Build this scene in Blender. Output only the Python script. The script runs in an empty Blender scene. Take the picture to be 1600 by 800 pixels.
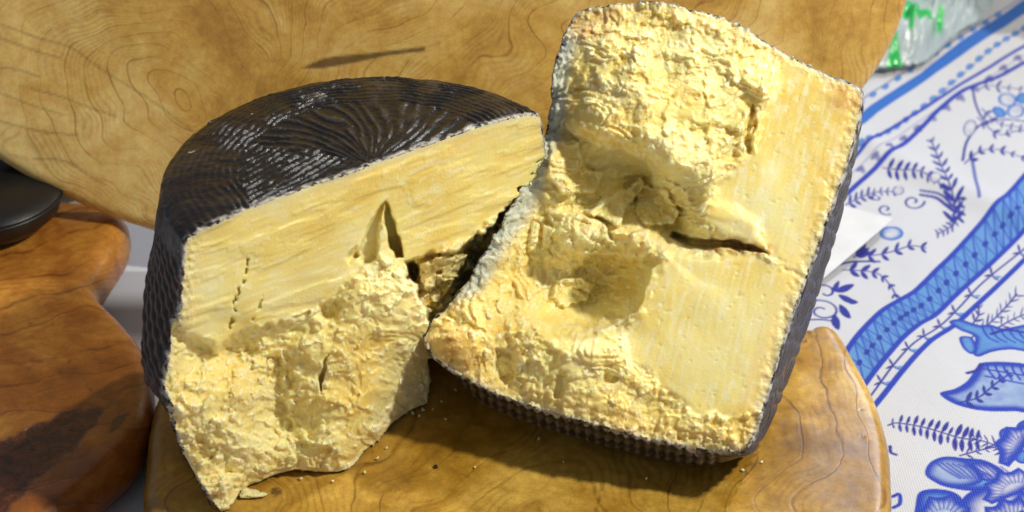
import bpy, math
import numpy as np

# ------------------------------------------------------------------ scene, camera, world, lamps
S = bpy.context.scene
COL = S.collection
PITCH = math.radians(33)
FOC = 2880.0                                  # focal length in reference pixels (1600 wide)
TGT = np.array([0, 0, .08])
CAM = TGT + .9 * np.array([0, -math.cos(PITCH), math.sin(PITCH)])
VD = np.array([0, math.cos(PITCH), -math.sin(PITCH)])
VR = np.array([1., 0, 0])
VU = np.cross(VR, VD)

cd = bpy.data.cameras.new('camera')
cam = bpy.data.objects.new('camera', cd)
COL.objects.link(cam)
cam.location = CAM
cam.rotation_euler = (math.pi / 2 - PITCH, 0, 0)
cd.sensor_width = 36
cd.lens = 36 * FOC / 1600
cd.clip_start = .01
cd.clip_end = 50
cd.dof.use_dof = True
cd.dof.focus_distance = .845
cd.dof.aperture_fstop = 11
S.camera = cam

W = bpy.data.worlds.new('World')
S.world = W
W.use_nodes = True
bg = W.node_tree.nodes['Background']
bg.inputs[0].default_value = (.86, .90, 1, 1)
bg.inputs[1].default_value = .25
S.view_settings.view_transform = 'Standard'
S.view_settings.look = 'None'
S.view_settings.exposure = 0.0
S.view_settings.gamma = 1


def lamp(name, kind, target, direction, dist, energy, color, size, size_y=None):
    d = bpy.data.lights.new(name, kind)
    d.energy = energy
    d.color = color
    if kind == 'AREA':
        d.shape = 'RECTANGLE'
        d.size = size
        d.size_y = size_y or size
    else:
        d.shadow_soft_size = size
    o = bpy.data.objects.new(name, d)
    COL.objects.link(o)
    dv = np.array(direction, float)
    dv /= np.linalg.norm(dv)
    o.location = np.array(target) + dv * dist
    from mathutils import Vector
    o.rotation_euler = Vector(-dv).to_track_quat('-Z', 'Y').to_euler()
    o['kind'] = 'structure'
    return o


lamp('stall_lamp', 'POINT', (0, 0, .1), (.52, .46, .78), 1.6, 52, (1, .97, .90), .03)
lamp('front_lamp', 'POINT', (0, 0, .1), (.72, -.28, .94), 1.2, 55, (1, .94, .80), .05)
lamp('sky_sheen', 'AREA', (0.12, -.05, .05), (.42, .85, .56), 1.8, 10, (.55, .72, 1), .9, .6)  # unseen area light, added for a bluish sheen on board and rind

# ------------------------------------------------------------------ numeric helpers
F32 = np.float32


def gz(x, y, z=0.0):
    """the point of the horizontal plane at height z seen at reference pixel (x, y)"""
    r = VD + VR * (x - 800) / FOC - VU * (y - 400) / FOC
    return CAM + r * (z - CAM[2]) / r[2]


def on_plane(x, y, P0, n):
    r = VD + VR * (x - 800) / FOC - VU * (y - 400) / FOC
    return CAM + r * ((P0 - CAM) @ n / (r @ n))


def project(X, Y, Z):
    dx, dy, dz = X - F32(CAM[0]), Y - F32(CAM[1]), Z - F32(CAM[2])
    d = dy * F32(VD[1]) + dz * F32(VD[2])
    return 800 + FOC * dx / d, 400 - FOC * (dy * F32(VU[1]) + dz * F32(VU[2])) / d


def _hash(ix, iy, iz, seed):
    h = (ix.astype(np.int64) * 374761393 + iy.astype(np.int64) * 668265263
         + iz * 2147483647 + seed * 974711) & 0xffffffff
    h = ((h ^ (h >> 13)) * 1274126177) & 0xffffffff
    h = ((h ^ (h >> 16)) * 2246822519) & 0xffffffff
    return ((h ^ (h >> 15)) & 0xffffff).astype(np.float64) / 0xffffff


def noise(x, y, seed=0):
    ix, iy = np.floor(x), np.floor(y)
    fx, fy = x - ix, y - iy
    fx = fx * fx * fx * (fx * (fx * 6 - 15) + 10)
    fy = fy * fy * fy * (fy * (fy * 6 - 15) + 10)
    a = _hash(ix, iy, 0, seed)
    b = _hash(ix + 1, iy, 0, seed)
    c = _hash(ix, iy + 1, 0, seed)
    d = _hash(ix + 1, iy + 1, 0, seed)
    return (a * (1 - fx) + b * fx) * (1 - fy) + (c * (1 - fx) + d * fx) * fy * 1.0 * 1 - .5


def fbm(x, y, octv=4, seed=0, gain=.5):
    t = 0
    a = 1.0
    for k in range(octv):
        t = t + a * noise(x * 2 ** k + 7.3 * k, y * 2 ** k - 3.1 * k, seed + k * 17)
        a *= gain
    return t


def facets(x, y, seed=0, tilt=1.0, jit=.9):
    """cells that each have their own height and their own slope: broken, flaky relief; also distance to cell border"""
    ix, iy = np.floor(x), np.floor(y)
    best = np.full(np.shape(x), 9.)
    second = np.full(np.shape(x), 9.)
    val = np.zeros(np.shape(x))
    for di in (-1, 0, 1):
        for dj in (-1, 0, 1):
            cx, cy = ix + di, iy + dj
            px = cx + .5 + jit * (_hash(cx, cy, 1, seed) - .5)
            py = cy + .5 + jit * (_hash(cx, cy, 2, seed) - .5)
            d = np.hypot(x - px, y - py)
            v = (_hash(cx, cy, 3, seed) - .5) + tilt * ((_hash(cx, cy, 4, seed) - .5) * (x - px)
                                                       + (_hash(cx, cy, 5, seed) - .5) * (y - py)) * 2
            m = d < best
            second = np.where(m, best, np.minimum(second, d))
            best = np.where(m, d, best)
            val = np.where(m, v, val)
    return val, second - best


def smooth(a, b, x):
    t = np.clip((x - a) / (b - a), 0, 1)
    return t * t * (3 - 2 * t)


def poly_sd(px, py, poly):
    """signed distance to a polygon, negative inside"""
    P = np.asarray(poly, float)
    d = np.full(np.shape(px), 1e9)
    inside = np.zeros(np.shape(px), bool)
    n = len(P)
    for i in range(n):
        ax, ay = P[i]
        bx, by = P[(i + 1) % n]
        ex, ey = bx - ax, by - ay
        wx, wy = px - ax, py - ay
        t = np.clip((wx * ex + wy * ey) / (ex * ex + ey * ey + 1e-20), 0, 1)
        d = np.minimum(d, (wx - ex * t) ** 2 + (wy - ey * t) ** 2)
        c = ((ay <= py) & (by > py)) | ((by <= py) & (ay > py))
        if ey != 0:
            inside ^= c & (px < ax + (py - ay) / ey * ex)
    d = np.sqrt(d)
    return np.where(inside, -d, d)


def line_d(px, py, pts):
    P = np.asarray(pts, float)
    d = np.full(np.shape(px), 1e9)
    for i in range(len(P) - 1):
        ax, ay = P[i]
        ex, ey = P[i + 1] - P[i]
        wx, wy = px - ax, py - ay
        t = np.clip((wx * ex + wy * ey) / (ex * ex + ey * ey + 1e-20), 0, 1)
        d = np.minimum(d, (wx - ex * t) ** 2 + (wy - ey * t) ** 2)
    return np.sqrt(d)


def curve(pts, n=10):
    """Catmull-Rom through the points"""
    P = np.asarray(pts, float)
    P = np.vstack([2 * P[0] - P[1], P, 2 * P[-1] - P[-2]])
    out = []
    for i in range(1, len(P) - 2):
        for k in range(n):
            t = k / n
            out.append(.5 * (2 * P[i] + (P[i + 1] - P[i - 1]) * t
                             + (2 * P[i - 1] - 5 * P[i] + 4 * P[i + 1] - P[i + 2]) * t * t
                             + (3 * P[i] - P[i - 1] - 3 * P[i + 1] + P[i + 2]) * t ** 3))
    out.append(P[-2])
    return np.array(out)


def closed(pts, n=8):
    P = np.asarray(pts, float)
    m = len(P)
    out = []
    for i in range(m):
        a, b, c, d = P[i - 1], P[i], P[(i + 1) % m], P[(i + 2) % m]
        for k in range(n):
            t = k / n
            out.append(.5 * (2 * b + (c - a) * t + (2 * a - 5 * b + 4 * c - d) * t * t + (3 * b - a - 3 * c + d) * t ** 3))
    return np.array(out)


class Grid2:
    """a sampled function of two variables with bilinear lookup"""

    def __init__(s, x0, y0, dx, dy, A):
        s.x0, s.y0, s.dx, s.dy, s.A = x0, y0, dx, dy, A.astype(F32)

    def __call__(s, x, y):
        ny, nx = s.A.shape
        u = np.clip((x - s.x0) / s.dx, 0, nx - 1.001)
        v = np.clip((y - s.y0) / s.dy, 0, ny - 1.001)
        i, j = u.astype(np.int32), v.astype(np.int32)
        u, v = (u - i).astype(F32), (v - j).astype(F32)
        A = s.A
        return (A[j, i] * (1 - u) + A[j, i + 1] * u) * (1 - v) + (A[j + 1, i] * (1 - u) + A[j + 1, i + 1] * u) * v


def sample_poly(poly, step, pad):
    P = np.asarray(poly)
    x = np.arange(P[:, 0].min() - pad, P[:, 0].max() + pad, step)
    y = np.arange(P[:, 1].min() - pad, P[:, 1].max() + pad, step)
    X, Y = np.meshgrid(x, y)
    return Grid2(x[0], y[0], step, step, poly_sd(X, Y, P))


def surface_nets(F, origin, h):
    """isosurface F = 0 of a 3-D array (negative inside) as quads"""
    h = np.broadcast_to(np.asarray(h, float), 3)
    sg = F < 0
    nx, ny, nz = F.shape
    cnt = np.zeros((nx - 1, ny - 1, nz - 1), np.uint8)
    for a in (0, 1):
        for b in (0, 1):
            for c in (0, 1):
                cnt += sg[a:nx - 1 + a, b:ny - 1 + b, c:nz - 1 + c]
    act = (cnt > 0) & (cnt < 8)
    I, J, K = np.nonzero(act)
    idx = np.full(act.shape, -1, np.int32)
    idx[I, J, K] = np.arange(len(I))
    corner = {}
    for a in (0, 1):
        for b in (0, 1):
            for c in (0, 1):
                corner[a, b, c] = F[I + a, J + b, K + c].astype(np.float64)
    acc = np.zeros((len(I), 3))
    num = np.zeros(len(I))
    for ax in range(3):
        for p in (0, 1):
            for q in (0, 1):
                c0 = [p, q]
                c0.insert(ax, 0)
                c1 = [p, q]
                c1.insert(ax, 1)
                f0, f1 = corner[tuple(c0)], corner[tuple(c1)]
                m = (f0 < 0) != (f1 < 0)
                t = np.where(m, f0 / np.where(m, f0 - f1, 1), 0)
                pt = np.zeros((len(I), 3))
                pt[:] = c0
                pt[:, ax] = t
                acc[m] += pt[m]
                num[m] += 1
    V = (np.stack([I, J, K], 1) + acc / num[:, None]) * h + np.asarray(origin)
    Q = []
    for ax in range(3):
        s0 = [slice(1, None)] * 3
        s0[ax] = slice(0, -1)
        s1 = [slice(1, None)] * 3
        s1[ax] = slice(1, None)
        A, B = sg[tuple(s0)], sg[tuple(s1)]
        D = (A != B)
        # keep clear of the far border
        i = np.stack(np.nonzero(D), 1)
        st = A[i[:, 0], i[:, 1], i[:, 2]]
        for d in range(3):
            if d != ax:
                i[:, d] += 1
        o1, o2 = [d for d in range(3) if d != ax]
        ok = (i[:, o1] < act.shape[o1]) & (i[:, o2] < act.shape[o2])
        i, st = i[ok], st[ok]

        def g(a, b):
            j = i.copy()
            j[:, o1] -= a
            j[:, o2] -= b
            return idx[j[:, 0], j[:, 1], j[:, 2]]
        q = np.stack([g(0, 0), g(1, 0), g(1, 1), g(0, 1)], 1)
        flip = st if ax != 1 else ~st
        q[~flip] = q[~flip][:, ::-1]
        Q.append(q)
    Q = np.vstack(Q)
    Q = Q[(Q >= 0).all(1)]
    return V, Q


def vnormals(V, Q):
    n = np.cross(V[Q[:, 2]] - V[Q[:, 0]], V[Q[:, 3]] - V[Q[:, 1]])
    N = np.zeros_like(V)
    for k in range(4):
        for a in range(3):
            N[:, a] += np.bincount(Q[:, k], n[:, a], len(V))
    return N / (np.linalg.norm(N, axis=1)[:, None] + 1e-20)


def relax(V, Q, n=1, f=.5):
    for _ in range(n):
        A = np.zeros_like(V)
        c = np.zeros(len(V))
        for k in range(4):
            for d in (1, 3):
                for a in range(3):
                    A[:, a] += np.bincount(Q[:, k], V[Q[:, (k + d) % 4], a], len(V))
                c += np.bincount(Q[:, k], minlength=len(V))
        V = V + f * (A / np.maximum(c, 1)[:, None] - V)
    return V


def mesh_obj(name, V, Q, mat, parent=None, attrs=None, smooth_=True):
    me = bpy.data.meshes.new(name)
    V = np.asarray(V, float)
    Q = np.asarray(Q, np.int32)
    k = Q.shape[1]
    me.vertices.add(len(V))
    me.vertices.foreach_set('co', V.astype(F32).ravel())
    me.loops.add(Q.size)
    me.loops.foreach_set('vertex_index', Q.ravel())
    me.polygons.add(len(Q))
    me.polygons.foreach_set('loop_start', np.arange(0, Q.size, k, dtype=np.int32))
    me.polygons.foreach_set('loop_total', np.full(len(Q), k, np.int32))
    me.polygons.foreach_set('use_smooth', np.full(len(Q), smooth_))
    me.update(calc_edges=True)
    for an, A in (attrs or {}).items():
        A = np.asarray(A, F32)
        if A.ndim == 1:
            at = me.attributes.new(an, 'FLOAT', 'POINT')
            at.data.foreach_set('value', A)
        else:
            at = me.attributes.new(an, 'FLOAT_COLOR', 'POINT')
            at.data.foreach_set('color', np.hstack([A, np.ones((len(A), 1), F32)]).astype(F32).ravel())
    me.materials.append(mat)
    o = bpy.data.objects.new(name, me)
    COL.objects.link(o)
    if parent:
        o.parent = parent
        o.matrix_parent_inverse = parent.matrix_basis.inverted()
    return o


def sub_mesh(V, Q, keep, attrs):
    Q2 = Q[keep]
    used = np.unique(Q2)
    mp = np.full(len(V), -1, np.int64)
    mp[used] = np.arange(len(used))
    return V[used], mp[Q2], {k: a[used] for k, a in attrs.items()}


def thing(name, label, cat, loc=(0, 0, 0), group=None):
    o = bpy.data.objects.new(name, None)
    o.empty_display_size = .02
    COL.objects.link(o)
    o.location = loc
    tag(o, label, cat, group)
    return o


def tag(o, label, cat, group=None):
    o['label'] = label
    o['category'] = cat
    if group:
        o['group'] = group
    return o


# ------------------------------------------------------------------ material helpers
class NT:
    def __init__(s, name):
        s.m = bpy.data.materials.new(name)
        s.m.use_nodes = True
        s.t = s.m.node_tree
        s.b = s.t.nodes['Principled BSDF']
        s.out = s.t.nodes['Material Output']

    def n(s, kind, **kw):
        nd = s.t.nodes.new(kind)
        for k, v in kw.items():
            setattr(nd, k, v)
        return nd

    def set(s, sock, v):
        if hasattr(v, 'is_output') or isinstance(v, bpy.types.NodeSocket):
            s.t.links.new(v, sock)
        else:
            if isinstance(v, tuple) and len(v) == 3 and sock.type == 'RGBA':
                v = v + (1,)
            sock.default_value = v

    def P(s, **kw):
        for k, v in kw.items():
            s.set(s.b.inputs[k.replace('_', ' ')], v)

    def math(s, op, a, b=0.0, c=0.0, clamp=False):
        nd = s.n('ShaderNodeMath', operation=op)
        nd.use_clamp = clamp
        s.set(nd.inputs[0], a)
        s.set(nd.inputs[1], b)
        s.set(nd.inputs[2], c)
        return nd.outputs[0]

    def mix(s, f, a, b, mode='MIX'):
        nd = s.n('ShaderNodeMix', data_type='RGBA', blend_type=mode)
        s.set(nd.inputs['Factor'], f)
        s.set(nd.inputs[6], a)
        s.set(nd.inputs[7], b)
        return nd.outputs[2]

    def attr(s, name, color=False):
        nd = s.n('ShaderNodeAttribute', attribute_name=name)
        return nd.outputs['Color' if color else 'Fac']

    def coord(s, scale=(1, 1, 1)):
        tc = s.n('ShaderNodeTexCoord')
        mp = s.n('ShaderNodeMapping')
        s.t.links.new(tc.outputs['Object'], mp.inputs[0])
        mp.inputs['Scale'].default_value = scale
        return mp.outputs[0]

    def noise(s, co, scale, detail=4, rough=.5, dist=0.0, out=0):
        nd = s.n('ShaderNodeTexNoise')
        s.set(nd.inputs['Vector'], co)
        nd.inputs['Scale'].default_value = scale
        nd.inputs['Detail'].default_value = detail
        nd.inputs['Roughness'].default_value = rough
        nd.inputs['Distortion'].default_value = dist
        return nd.outputs[out]

    def vor(s, co, scale, feature='F1', out='Distance', rnd=1.0):
        nd = s.n('ShaderNodeTexVoronoi', feature=feature)
        s.set(nd.inputs['Vector'], co)
        nd.inputs['Scale'].default_value = scale
        nd.inputs['Randomness'].default_value = rnd
        return nd.outputs[out]

    def ramp(s, f, stops, interp='LINEAR'):
        nd = s.n('ShaderNodeValToRGB')
        cr = nd.color_ramp
        cr.interpolation = interp
        while len(cr.elements) < len(stops):
            cr.elements.new(.5)
        for e, (p, c) in zip(cr.elements, stops):
            e.position = p
            e.color = (c if isinstance(c, tuple) else (c, c, c)) + (1,)
        s.set(nd.inputs[0], f)
        return nd.outputs[0]

    def step(s, f, a, b):
        nd = s.n('ShaderNodeMapRange')
        nd.interpolation_type = 'SMOOTHSTEP'
        s.set(nd.inputs[0], f)
        nd.inputs[1].default_value = a
        nd.inputs[2].default_value = b
        return nd.outputs[0]

    def bump(s, h, strength, dist, prev=None):
        nd = s.n('ShaderNodeBump')
        nd.inputs['Strength'].default_value = strength
        nd.inputs['Distance'].default_value = dist
        s.set(nd.inputs['Height'], h)
        if prev is not None:
            s.set(nd.inputs['Normal'], prev)
        return nd.outputs[0]


def cheese_paste():
    m = NT('cheese_paste')
    co = m.coord()
    big = m.noise(co, 28, 4, .55)
    base = m.ramp(big, [(.30, (.85, .63, .16)), (.47, (.91, .76, .27)), (.66, (.94, .83, .40))])
    # pale tyrosine flecks and crumbs
    fine = m.noise(co, 620, 3, .6)
    fl = m.step(fine, .60, .70)
    mid = m.noise(co, 110, 4, .6)
    fleck = m.math('MULTIPLY', fl, m.step(mid, .42, .60))
    base = m.mix(m.math('MULTIPLY', fleck, .6), base, (.92, .84, .56))
    dots = m.step(m.vor(co, 330), .20, .10)
    sel = m.step(m.noise(co, 160, 2), .50, .60)
    base = m.mix(m.math('MULTIPLY', m.math('MULTIPLY', dots, sel), .8), base, (.92, .84, .60))
    base = m.mix(m.math('MULTIPLY', m.step(mid, .56, .72), .5), base, (.88, .74, .42))
    base = m.mix(m.math('MULTIPLY', m.attr('pale'), .75), base, (.95, .90, .62))
    # the crust side: an amber band, then a grey-white mouldy rim next to the rind
    rim = m.attr('rim')                        # mm from the rind
    rn = m.math('ADD', rim, m.math('MULTIPLY', m.math('SUBTRACT', mid, .5), 5.0))
    amber = m.math('MULTIPLY', m.step(rn, 15, 5), m.attr('amber'))
    base = m.mix(m.math('MULTIPLY', amber, .40), base, (.74, .48, .12))
    white = m.math('MULTIPLY', m.step(m.math('ADD', rn, m.math('MULTIPLY', m.math('SUBTRACT', fine, .5), 8.0)), 4.5, 0.0), .6)
    base = m.mix(white, base, (.78, .72, .50))
    base = m.mix(m.math('MULTIPLY', m.step(rn, 12.0, 4.0), m.attr('mould')), base, (.60, .64, .56))
    brown_k = m.attr('brown')  # browner in the hollow, along the crack and at edge spots
    base = m.mix(brown_k, base, (.62, .36, .10))
    m.P(Base_Color=base, Roughness=m.math('ADD', .28, m.math('MULTIPLY', m.attr('rough'), .35)), IOR=1.45)
    m.P(Subsurface_Weight=.65, Subsurface_Scale=.0042)
    m.b.inputs['Subsurface Radius'].default_value = (1, .62, .22)
    m.P(Specular_IOR_Level=.45)
    rough = m.attr('rough')
    gran = m.math('ADD', m.noise(co, 420, 6, .7), m.math('MULTIPLY', m.vor(co, 800), .5))
    h1 = m.math('MULTIPLY', gran, m.math('ADD', m.math('MULTIPLY', rough, .9), .04))
    nb = m.bump(h1, 1.0, .0008)
    m.t.links.new(nb, m.b.inputs['Normal'])
    return m.m


def cheese_rind(name, ridge, valley, tint=(.05, .012, .006)):
    m = NT(name)
    co = m.coord()
    h = m.attr('ridge')
    n1 = m.noise(co, 70, 5, .6)
    n2 = m.noise(co, 300, 4, .6)
    c = m.mix(m.step(m.math('ADD', h, m.math('MULTIPLY', m.math('SUBTRACT', n2, .5), .8)), .25, .8), valley, ridge)
    c = m.mix(m.math('MULTIPLY', m.step(n1, .56, .70), m.attr('red')), c, tint)
    c = m.mix(m.step(m.noise(co, 150, 2), .735, .76), c, (.33, .30, .25))       # specks of pale bloom
    c = m.mix(m.math('MULTIPLY', m.attr('red'), .7), c, m.mix(h, (.006, .003, .003), (.055, .020, .008)))
    c = m.mix(m.math('MULTIPLY', m.attr('frost'), m.step(m.noise(co, 260, 3), .40, .56)), c, (.42, .40, .36))
    m.P(Base_Color=c, Roughness=m.math('ADD', .14, m.math('MULTIPLY', n2, .34)), Specular_IOR_Level=.42)
    nb = m.bump(m.math('ADD', m.math('MULTIPLY', n2, .7), m.math('MULTIPLY', m.noise(co, 90, 3), .6)), .7, .0012)
    m.t.links.new(nb, m.b.inputs['Normal'])
    return m.m


def wood(name, dark, mid, light, line, freq, gloss=.28, blotch=12, lw=.10, gdir=(1, 1, 1)):
    m = NT(name)
    co = m.coord()
    ring = m.attr('ring')
    wob = m.math('MULTIPLY', m.math('SUBTRACT', m.noise(co, 55, 3, .6), .5), .30)
    f = m.math('ADD', m.math('MULTIPLY', ring, freq), wob)
    fr = m.math('FRACT', f)
    bands = m.ramp(fr, [(0, .62), (.46, .50), (.5, .30), (.54, .62), (1, .62)])
    cloud = m.noise(co, blotch, 5, .6, .8)
    cloud2 = m.noise(co, blotch * 3.1, 4, .6, 1.5)
    tone = m.math('ADD', m.math('ADD', m.math('MULTIPLY', cloud, .62), m.math('MULTIPLY', bands, .10)), m.math('MULTIPLY', cloud2, .28))
    c = m.ramp(tone, [(.36, dark), (.49, mid), (.62, light)])
    # faint secondary growth lines between the strong ones
    f2 = m.math('FRACT', m.math('MULTIPLY', f, 4.3))
    l2 = m.math('SUBTRACT', 1.0, m.math('DIVIDE', m.math('ABSOLUTE', m.math('SUBTRACT', f2, .5)), .30), clamp=True)
    c = m.mix(m.math('MULTIPLY', m.math('MULTIPLY', l2, m.step(m.noise(co, 26, 3), .40, .62)), .30), c, line)
    ln = m.math('ABSOLUTE', m.math('SUBTRACT', fr, .5))
    lnw = m.math('ADD', lw * .25, m.math('MULTIPLY', m.noise(co, 30, 4, .7), lw))
    lm = m.math('SUBTRACT', 1.0, m.math('DIVIDE', ln, lnw), clamp=True)
    st = m.step(m.noise(co, 18, 4, .7), .38, .66)
    c = m.mix(m.math('MULTIPLY', m.math('MULTIPLY', lm, st), .85), c, line)
    fib = m.noise(m.coord(tuple(180 * v for v in gdir)), 1, 4, .7)
    fib2 = m.noise(co, 900, 3, .7)
    c = m.mix(.35, c, m.ramp(fib, [(.30, (.22, .20, .18)), (.70, (.78, .78, .78))]), 'OVERLAY')
    c = m.mix(.22, c, m.ramp(fib2, [(.30, (.2, .18, .16)), (.70, (.8, .8, .8))]), 'OVERLAY')
    pores = m.math('MULTIPLY', m.step(m.vor(co, 420), .10, .04), m.step(m.noise(co, 40, 2), .5, .62))
    c = m.mix(m.math('MULTIPLY', pores, .5), c, line)
    # pale hairline scratches
    sc = m.noise(m.coord((14, 500, 60)), 1, 2, .5, .4)
    c = m.mix(m.math('MULTIPLY', m.step(sc, .73, .77), .30), c, light)
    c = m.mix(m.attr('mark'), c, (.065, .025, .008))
    c = m.mix(m.attr('bark'), c, m.ramp(m.noise(co, 170, 5, .7), [(.35, (.012, .005, .003)), (.55, (.10, .022, .008)), (.75, (.20, .07, .02))]))
    m.P(Base_Color=c, Roughness=m.math('ADD', gloss, m.math('MULTIPLY', m.noise(co, 60, 5, .7), .25)))
    m.P(Coat_Weight=.22, Coat_Roughness=.16)
    h = m.math('ADD', m.math('MULTIPLY', m.noise(co, 20, 3), 2.6), m.math('MULTIPLY', fib, .10))
    h = m.math('SUBTRACT', h, m.math('MULTIPLY', lm, .05))
    h = m.math('SUBTRACT', h, m.math('MULTIPLY', m.attr('mark'), .3))
    h = m.math('SUBTRACT', h, m.math('MULTIPLY', m.attr('bark'), m.math('MULTIPLY', m.noise(co, 200, 4, .7), 1.2)))
    nb = m.bump(h, .6, .0018)
    m.t.links.new(nb, m.b.inputs['Normal'])
    return m.m


def plain(name, col, rough=.5, **kw):
    m = NT(name)
    co = m.coord()
    n1 = m.noise(co, 40, 4, .6)
    dark = tuple(v * .7 for v in col)
    m.P(Base_Color=m.mix(n1, dark, col), Roughness=rough, **kw)
    m.t.links.new(m.bump(m.noise(co, 150, 4), .3, .001), m.b.inputs['Normal'])
    return m.m


M_PASTE = cheese_paste()
M_RIND_L = cheese_rind('rind_black_glossy', (.036, .029, .024), (.005, .0048, .0055), (.14, .022, .008))
M_RIND_R = cheese_rind('rind_black_skylit', (.060, .056, .062), (.006, .006, .009), (.09, .04, .015))  # bluish tint puts reflected sky light into this rind's colour

# ------------------------------------------------------------------ cheeses: geometry frames
BOARD_Z = .028
# wedge lying on its base: vertical cut face
cL = np.array([-.13329, -.12255, .098])
aL = np.array([.80472, .59365, 0.])
nL = np.array([.59365, -.80472, 0.])
uL = np.array([0, 0, 1.])
oL = np.array([-.0600, -.0685, .098])        # wheel axis at the middle of the face
# wedge tipped on its curved side: cut face leaning back
aR = np.array([.931, -.352, -.098])
aR /= np.linalg.norm(aR)
uR = np.array([.315, .642, .698])
uR -= aR * (uR @ aR)
uR /= np.linalg.norm(uR)
nR = np.cross(aR, uR)
oR = np.array([.0619, -.0443, .1262])


def face_uv(px, O, A, B, N):
    out = []
    for x, y in px:
        p = on_plane(x, y, O, N) - O
        out.append((p @ A, p @ B))
    return np.array(out)


# outline of the tipped wedge on its face (reference pixels), rind included
OUT_R = closed([(1347, 152), (1333, 230), (1300, 325), (1264, 425), (1235, 505), (1210, 585), (1188, 655), (1172, 695), (1150, 706),
                (1080, 698), (1000, 683), (900, 657), (820, 632), (750, 604), (695, 572), (664, 540),
                (668, 508), (704, 462), (738, 420), (770, 362), (800, 312), (828, 255), (842, 205), (856, 160), (866, 100), (884, 35), (903, 8),
                (960, 1), (1060, 5), (1130, 22), (1215, 72), (1290, 112), (1336, 132)], 5)
R_uv = face_uv(OUT_R, oR, aR, uR, nR)
# outline of the lying wedge: left side from the photograph, right side mirrored about the wheel axis
lp = face_uv([(840, 167), (700, 222), (560, 273), (430, 322), (330, 357), (296, 372), (289, 392), (286, 430), (280, 490), (266, 550), (256, 600), (262, 650),
              (282, 705), (304, 748), (330, 790), (345, 812)], oL, aL, uL, nL)
left = lp[5:]
leftn = [(-abs(a), b) for a, b in left]
leftn[-1] = (leftn[-1][0] + .004, -.070)
ring_l = [(0.0, .0735)] + [(-.045, .0735), (-.075, .0725)] + leftn
ring_l += [(-a, b) for a, b in leftn[::-1]] + [(.075, .0725), (.045, .0735)]
L_uv = closed(ring_l, 4)

# the tipped wedge: s along aR, r along uR
sdR = sample_poly(R_uv, .0012, .03)
# the lying wedge: r along aL, s along z
sdL = sample_poly(L_uv, .0012, .03)


def outer_R(X, Y, Z):
    dx, dy, dz = X - F32(oR[0]), Y - F32(oR[1]), Z - F32(oR[2])
    s = dx * F32(aR[0]) + dy * F32(aR[1]) + dz * F32(aR[2])
    t = dx * F32(uR[0]) + dy * F32(uR[1]) + dz * F32(uR[2])
    w = dx * F32(nR[0]) + dy * F32(nR[1]) + dz * F32(nR[2])
    r = np.sqrt(t * t + w * w) + F32(1e-9)
    k = (1 + t / r) / 2
    belly = F32(.0072) * smooth(0, -.020, w) * smooth(-.075, -.035, w) * smooth(-.01, -.05, t) * smooth(-.078, -.045, s) * smooth(.078, .05, s)
    return k * sdR(s, r) + (1 - k) * sdR(s, -r) - belly.astype(F32), s, t, w


def outer_L(X, Y, Z):
    dx, dy, dz = X - F32(oL[0]), Y - F32(oL[1]), Z - F32(oL[2])
    t = dx * F32(aL[0]) + dy * F32(aL[1])
    w = dx * F32(nL[0]) + dy * F32(nL[1])
    r = np.sqrt(t * t + w * w) + F32(1e-9)
    return sdL(-r, dz + 0 * r), dz, t, w


def rbf(pts, X, Y, soft=28.):
    P = np.array(pts, float)
    d = np.sqrt((P[:, None, 0] - P[None, :, 0]) ** 2 + (P[:, None, 1] - P[None, :, 1]) ** 2 + soft ** 2)
    mu = P[:, 2].mean()
    w = np.linalg.solve(d + np.eye(len(P)) * 2.0 * -1 * 0, P[:, 2] - mu)
    out = np.full(X.shape, mu)
    for (px, py, _), wi in zip(P, w):
        out += wi * np.sqrt((X - px) ** 2 + (Y - py) ** 2 + soft ** 2)
    return out


def bump2(X, Y, cx, cy, rx, ry, ang, p=2.0):
    a = math.radians(ang)
    u = ((X - cx) * math.cos(a) + (Y - cy) * math.sin(a)) / rx
    v = (-(X - cx) * math.sin(a) + (Y - cy) * math.cos(a)) / ry
    return np.clip(1 - (u * u + v * v), 0, 1) ** (p / 2)


def crumble(X, Y, seed):
    """rough broken texture in mm"""
    wx = X + 14 * fbm(X / 40, Y / 40, 3, seed)
    wy = Y + 14 * fbm(X / 40, Y / 40, 3, seed + 5)
    f1, e1 = facets(wx / 62, wy / 50, seed + 1, 1.1)
    f2, e2 = facets(wx / 27 + 3, wy / 22, seed + 2, 1.2)
    f3, e3 = facets(wx / 11, wy / 9 + 5, seed + 3, 1.0)
    f4, e4 = facets(X / 5.2, Y / 5.0, seed + 4, .7)
    zone = smooth(-.12, .22, fbm(X / 70, Y / 70, 3, seed + 11))          # granular here, waxy there
    f1 = np.clip(f1, -.9, .9)

    def ledges(sx, sy, n_, sd, sharp):
        q = (fbm(wx / sx, wy / sy, 3, sd) + .5) * n_ + .25 * fbm(X / 9, Y / 9, 3, sd + 1)
        fq = q - np.floor(q)
        return np.floor(q) + smooth(.5 - sharp, .5 + sharp, fq) + .35 * (fq - .5)
    led = 2.1 * (ledges(85, 60, 4.5, seed + 13, .07) - 2) + 1.0 * (ledges(38, 30, 3.5, seed + 15, .09) - 1.7) * (.4 + .6 * zone)
    fold = 1 - np.abs(fbm(wx / 34, wy / 26, 3, seed + 17)) * 4                # soft torn creases
    return (2.2 * f1 + 1.3 * f2 * (.3 + .7 * zone) + .9 * f3 * (.2 + .8 * zone) + .28 * f4 * zone + led - .9 * np.clip(fold, 0, 1) ** 3
            + 2.6 * fbm(X / 60, Y / 60, 3, seed + 9) + .45 * zone * fbm(X / 5, Y / 5, 2, seed + 12)), e1


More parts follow.
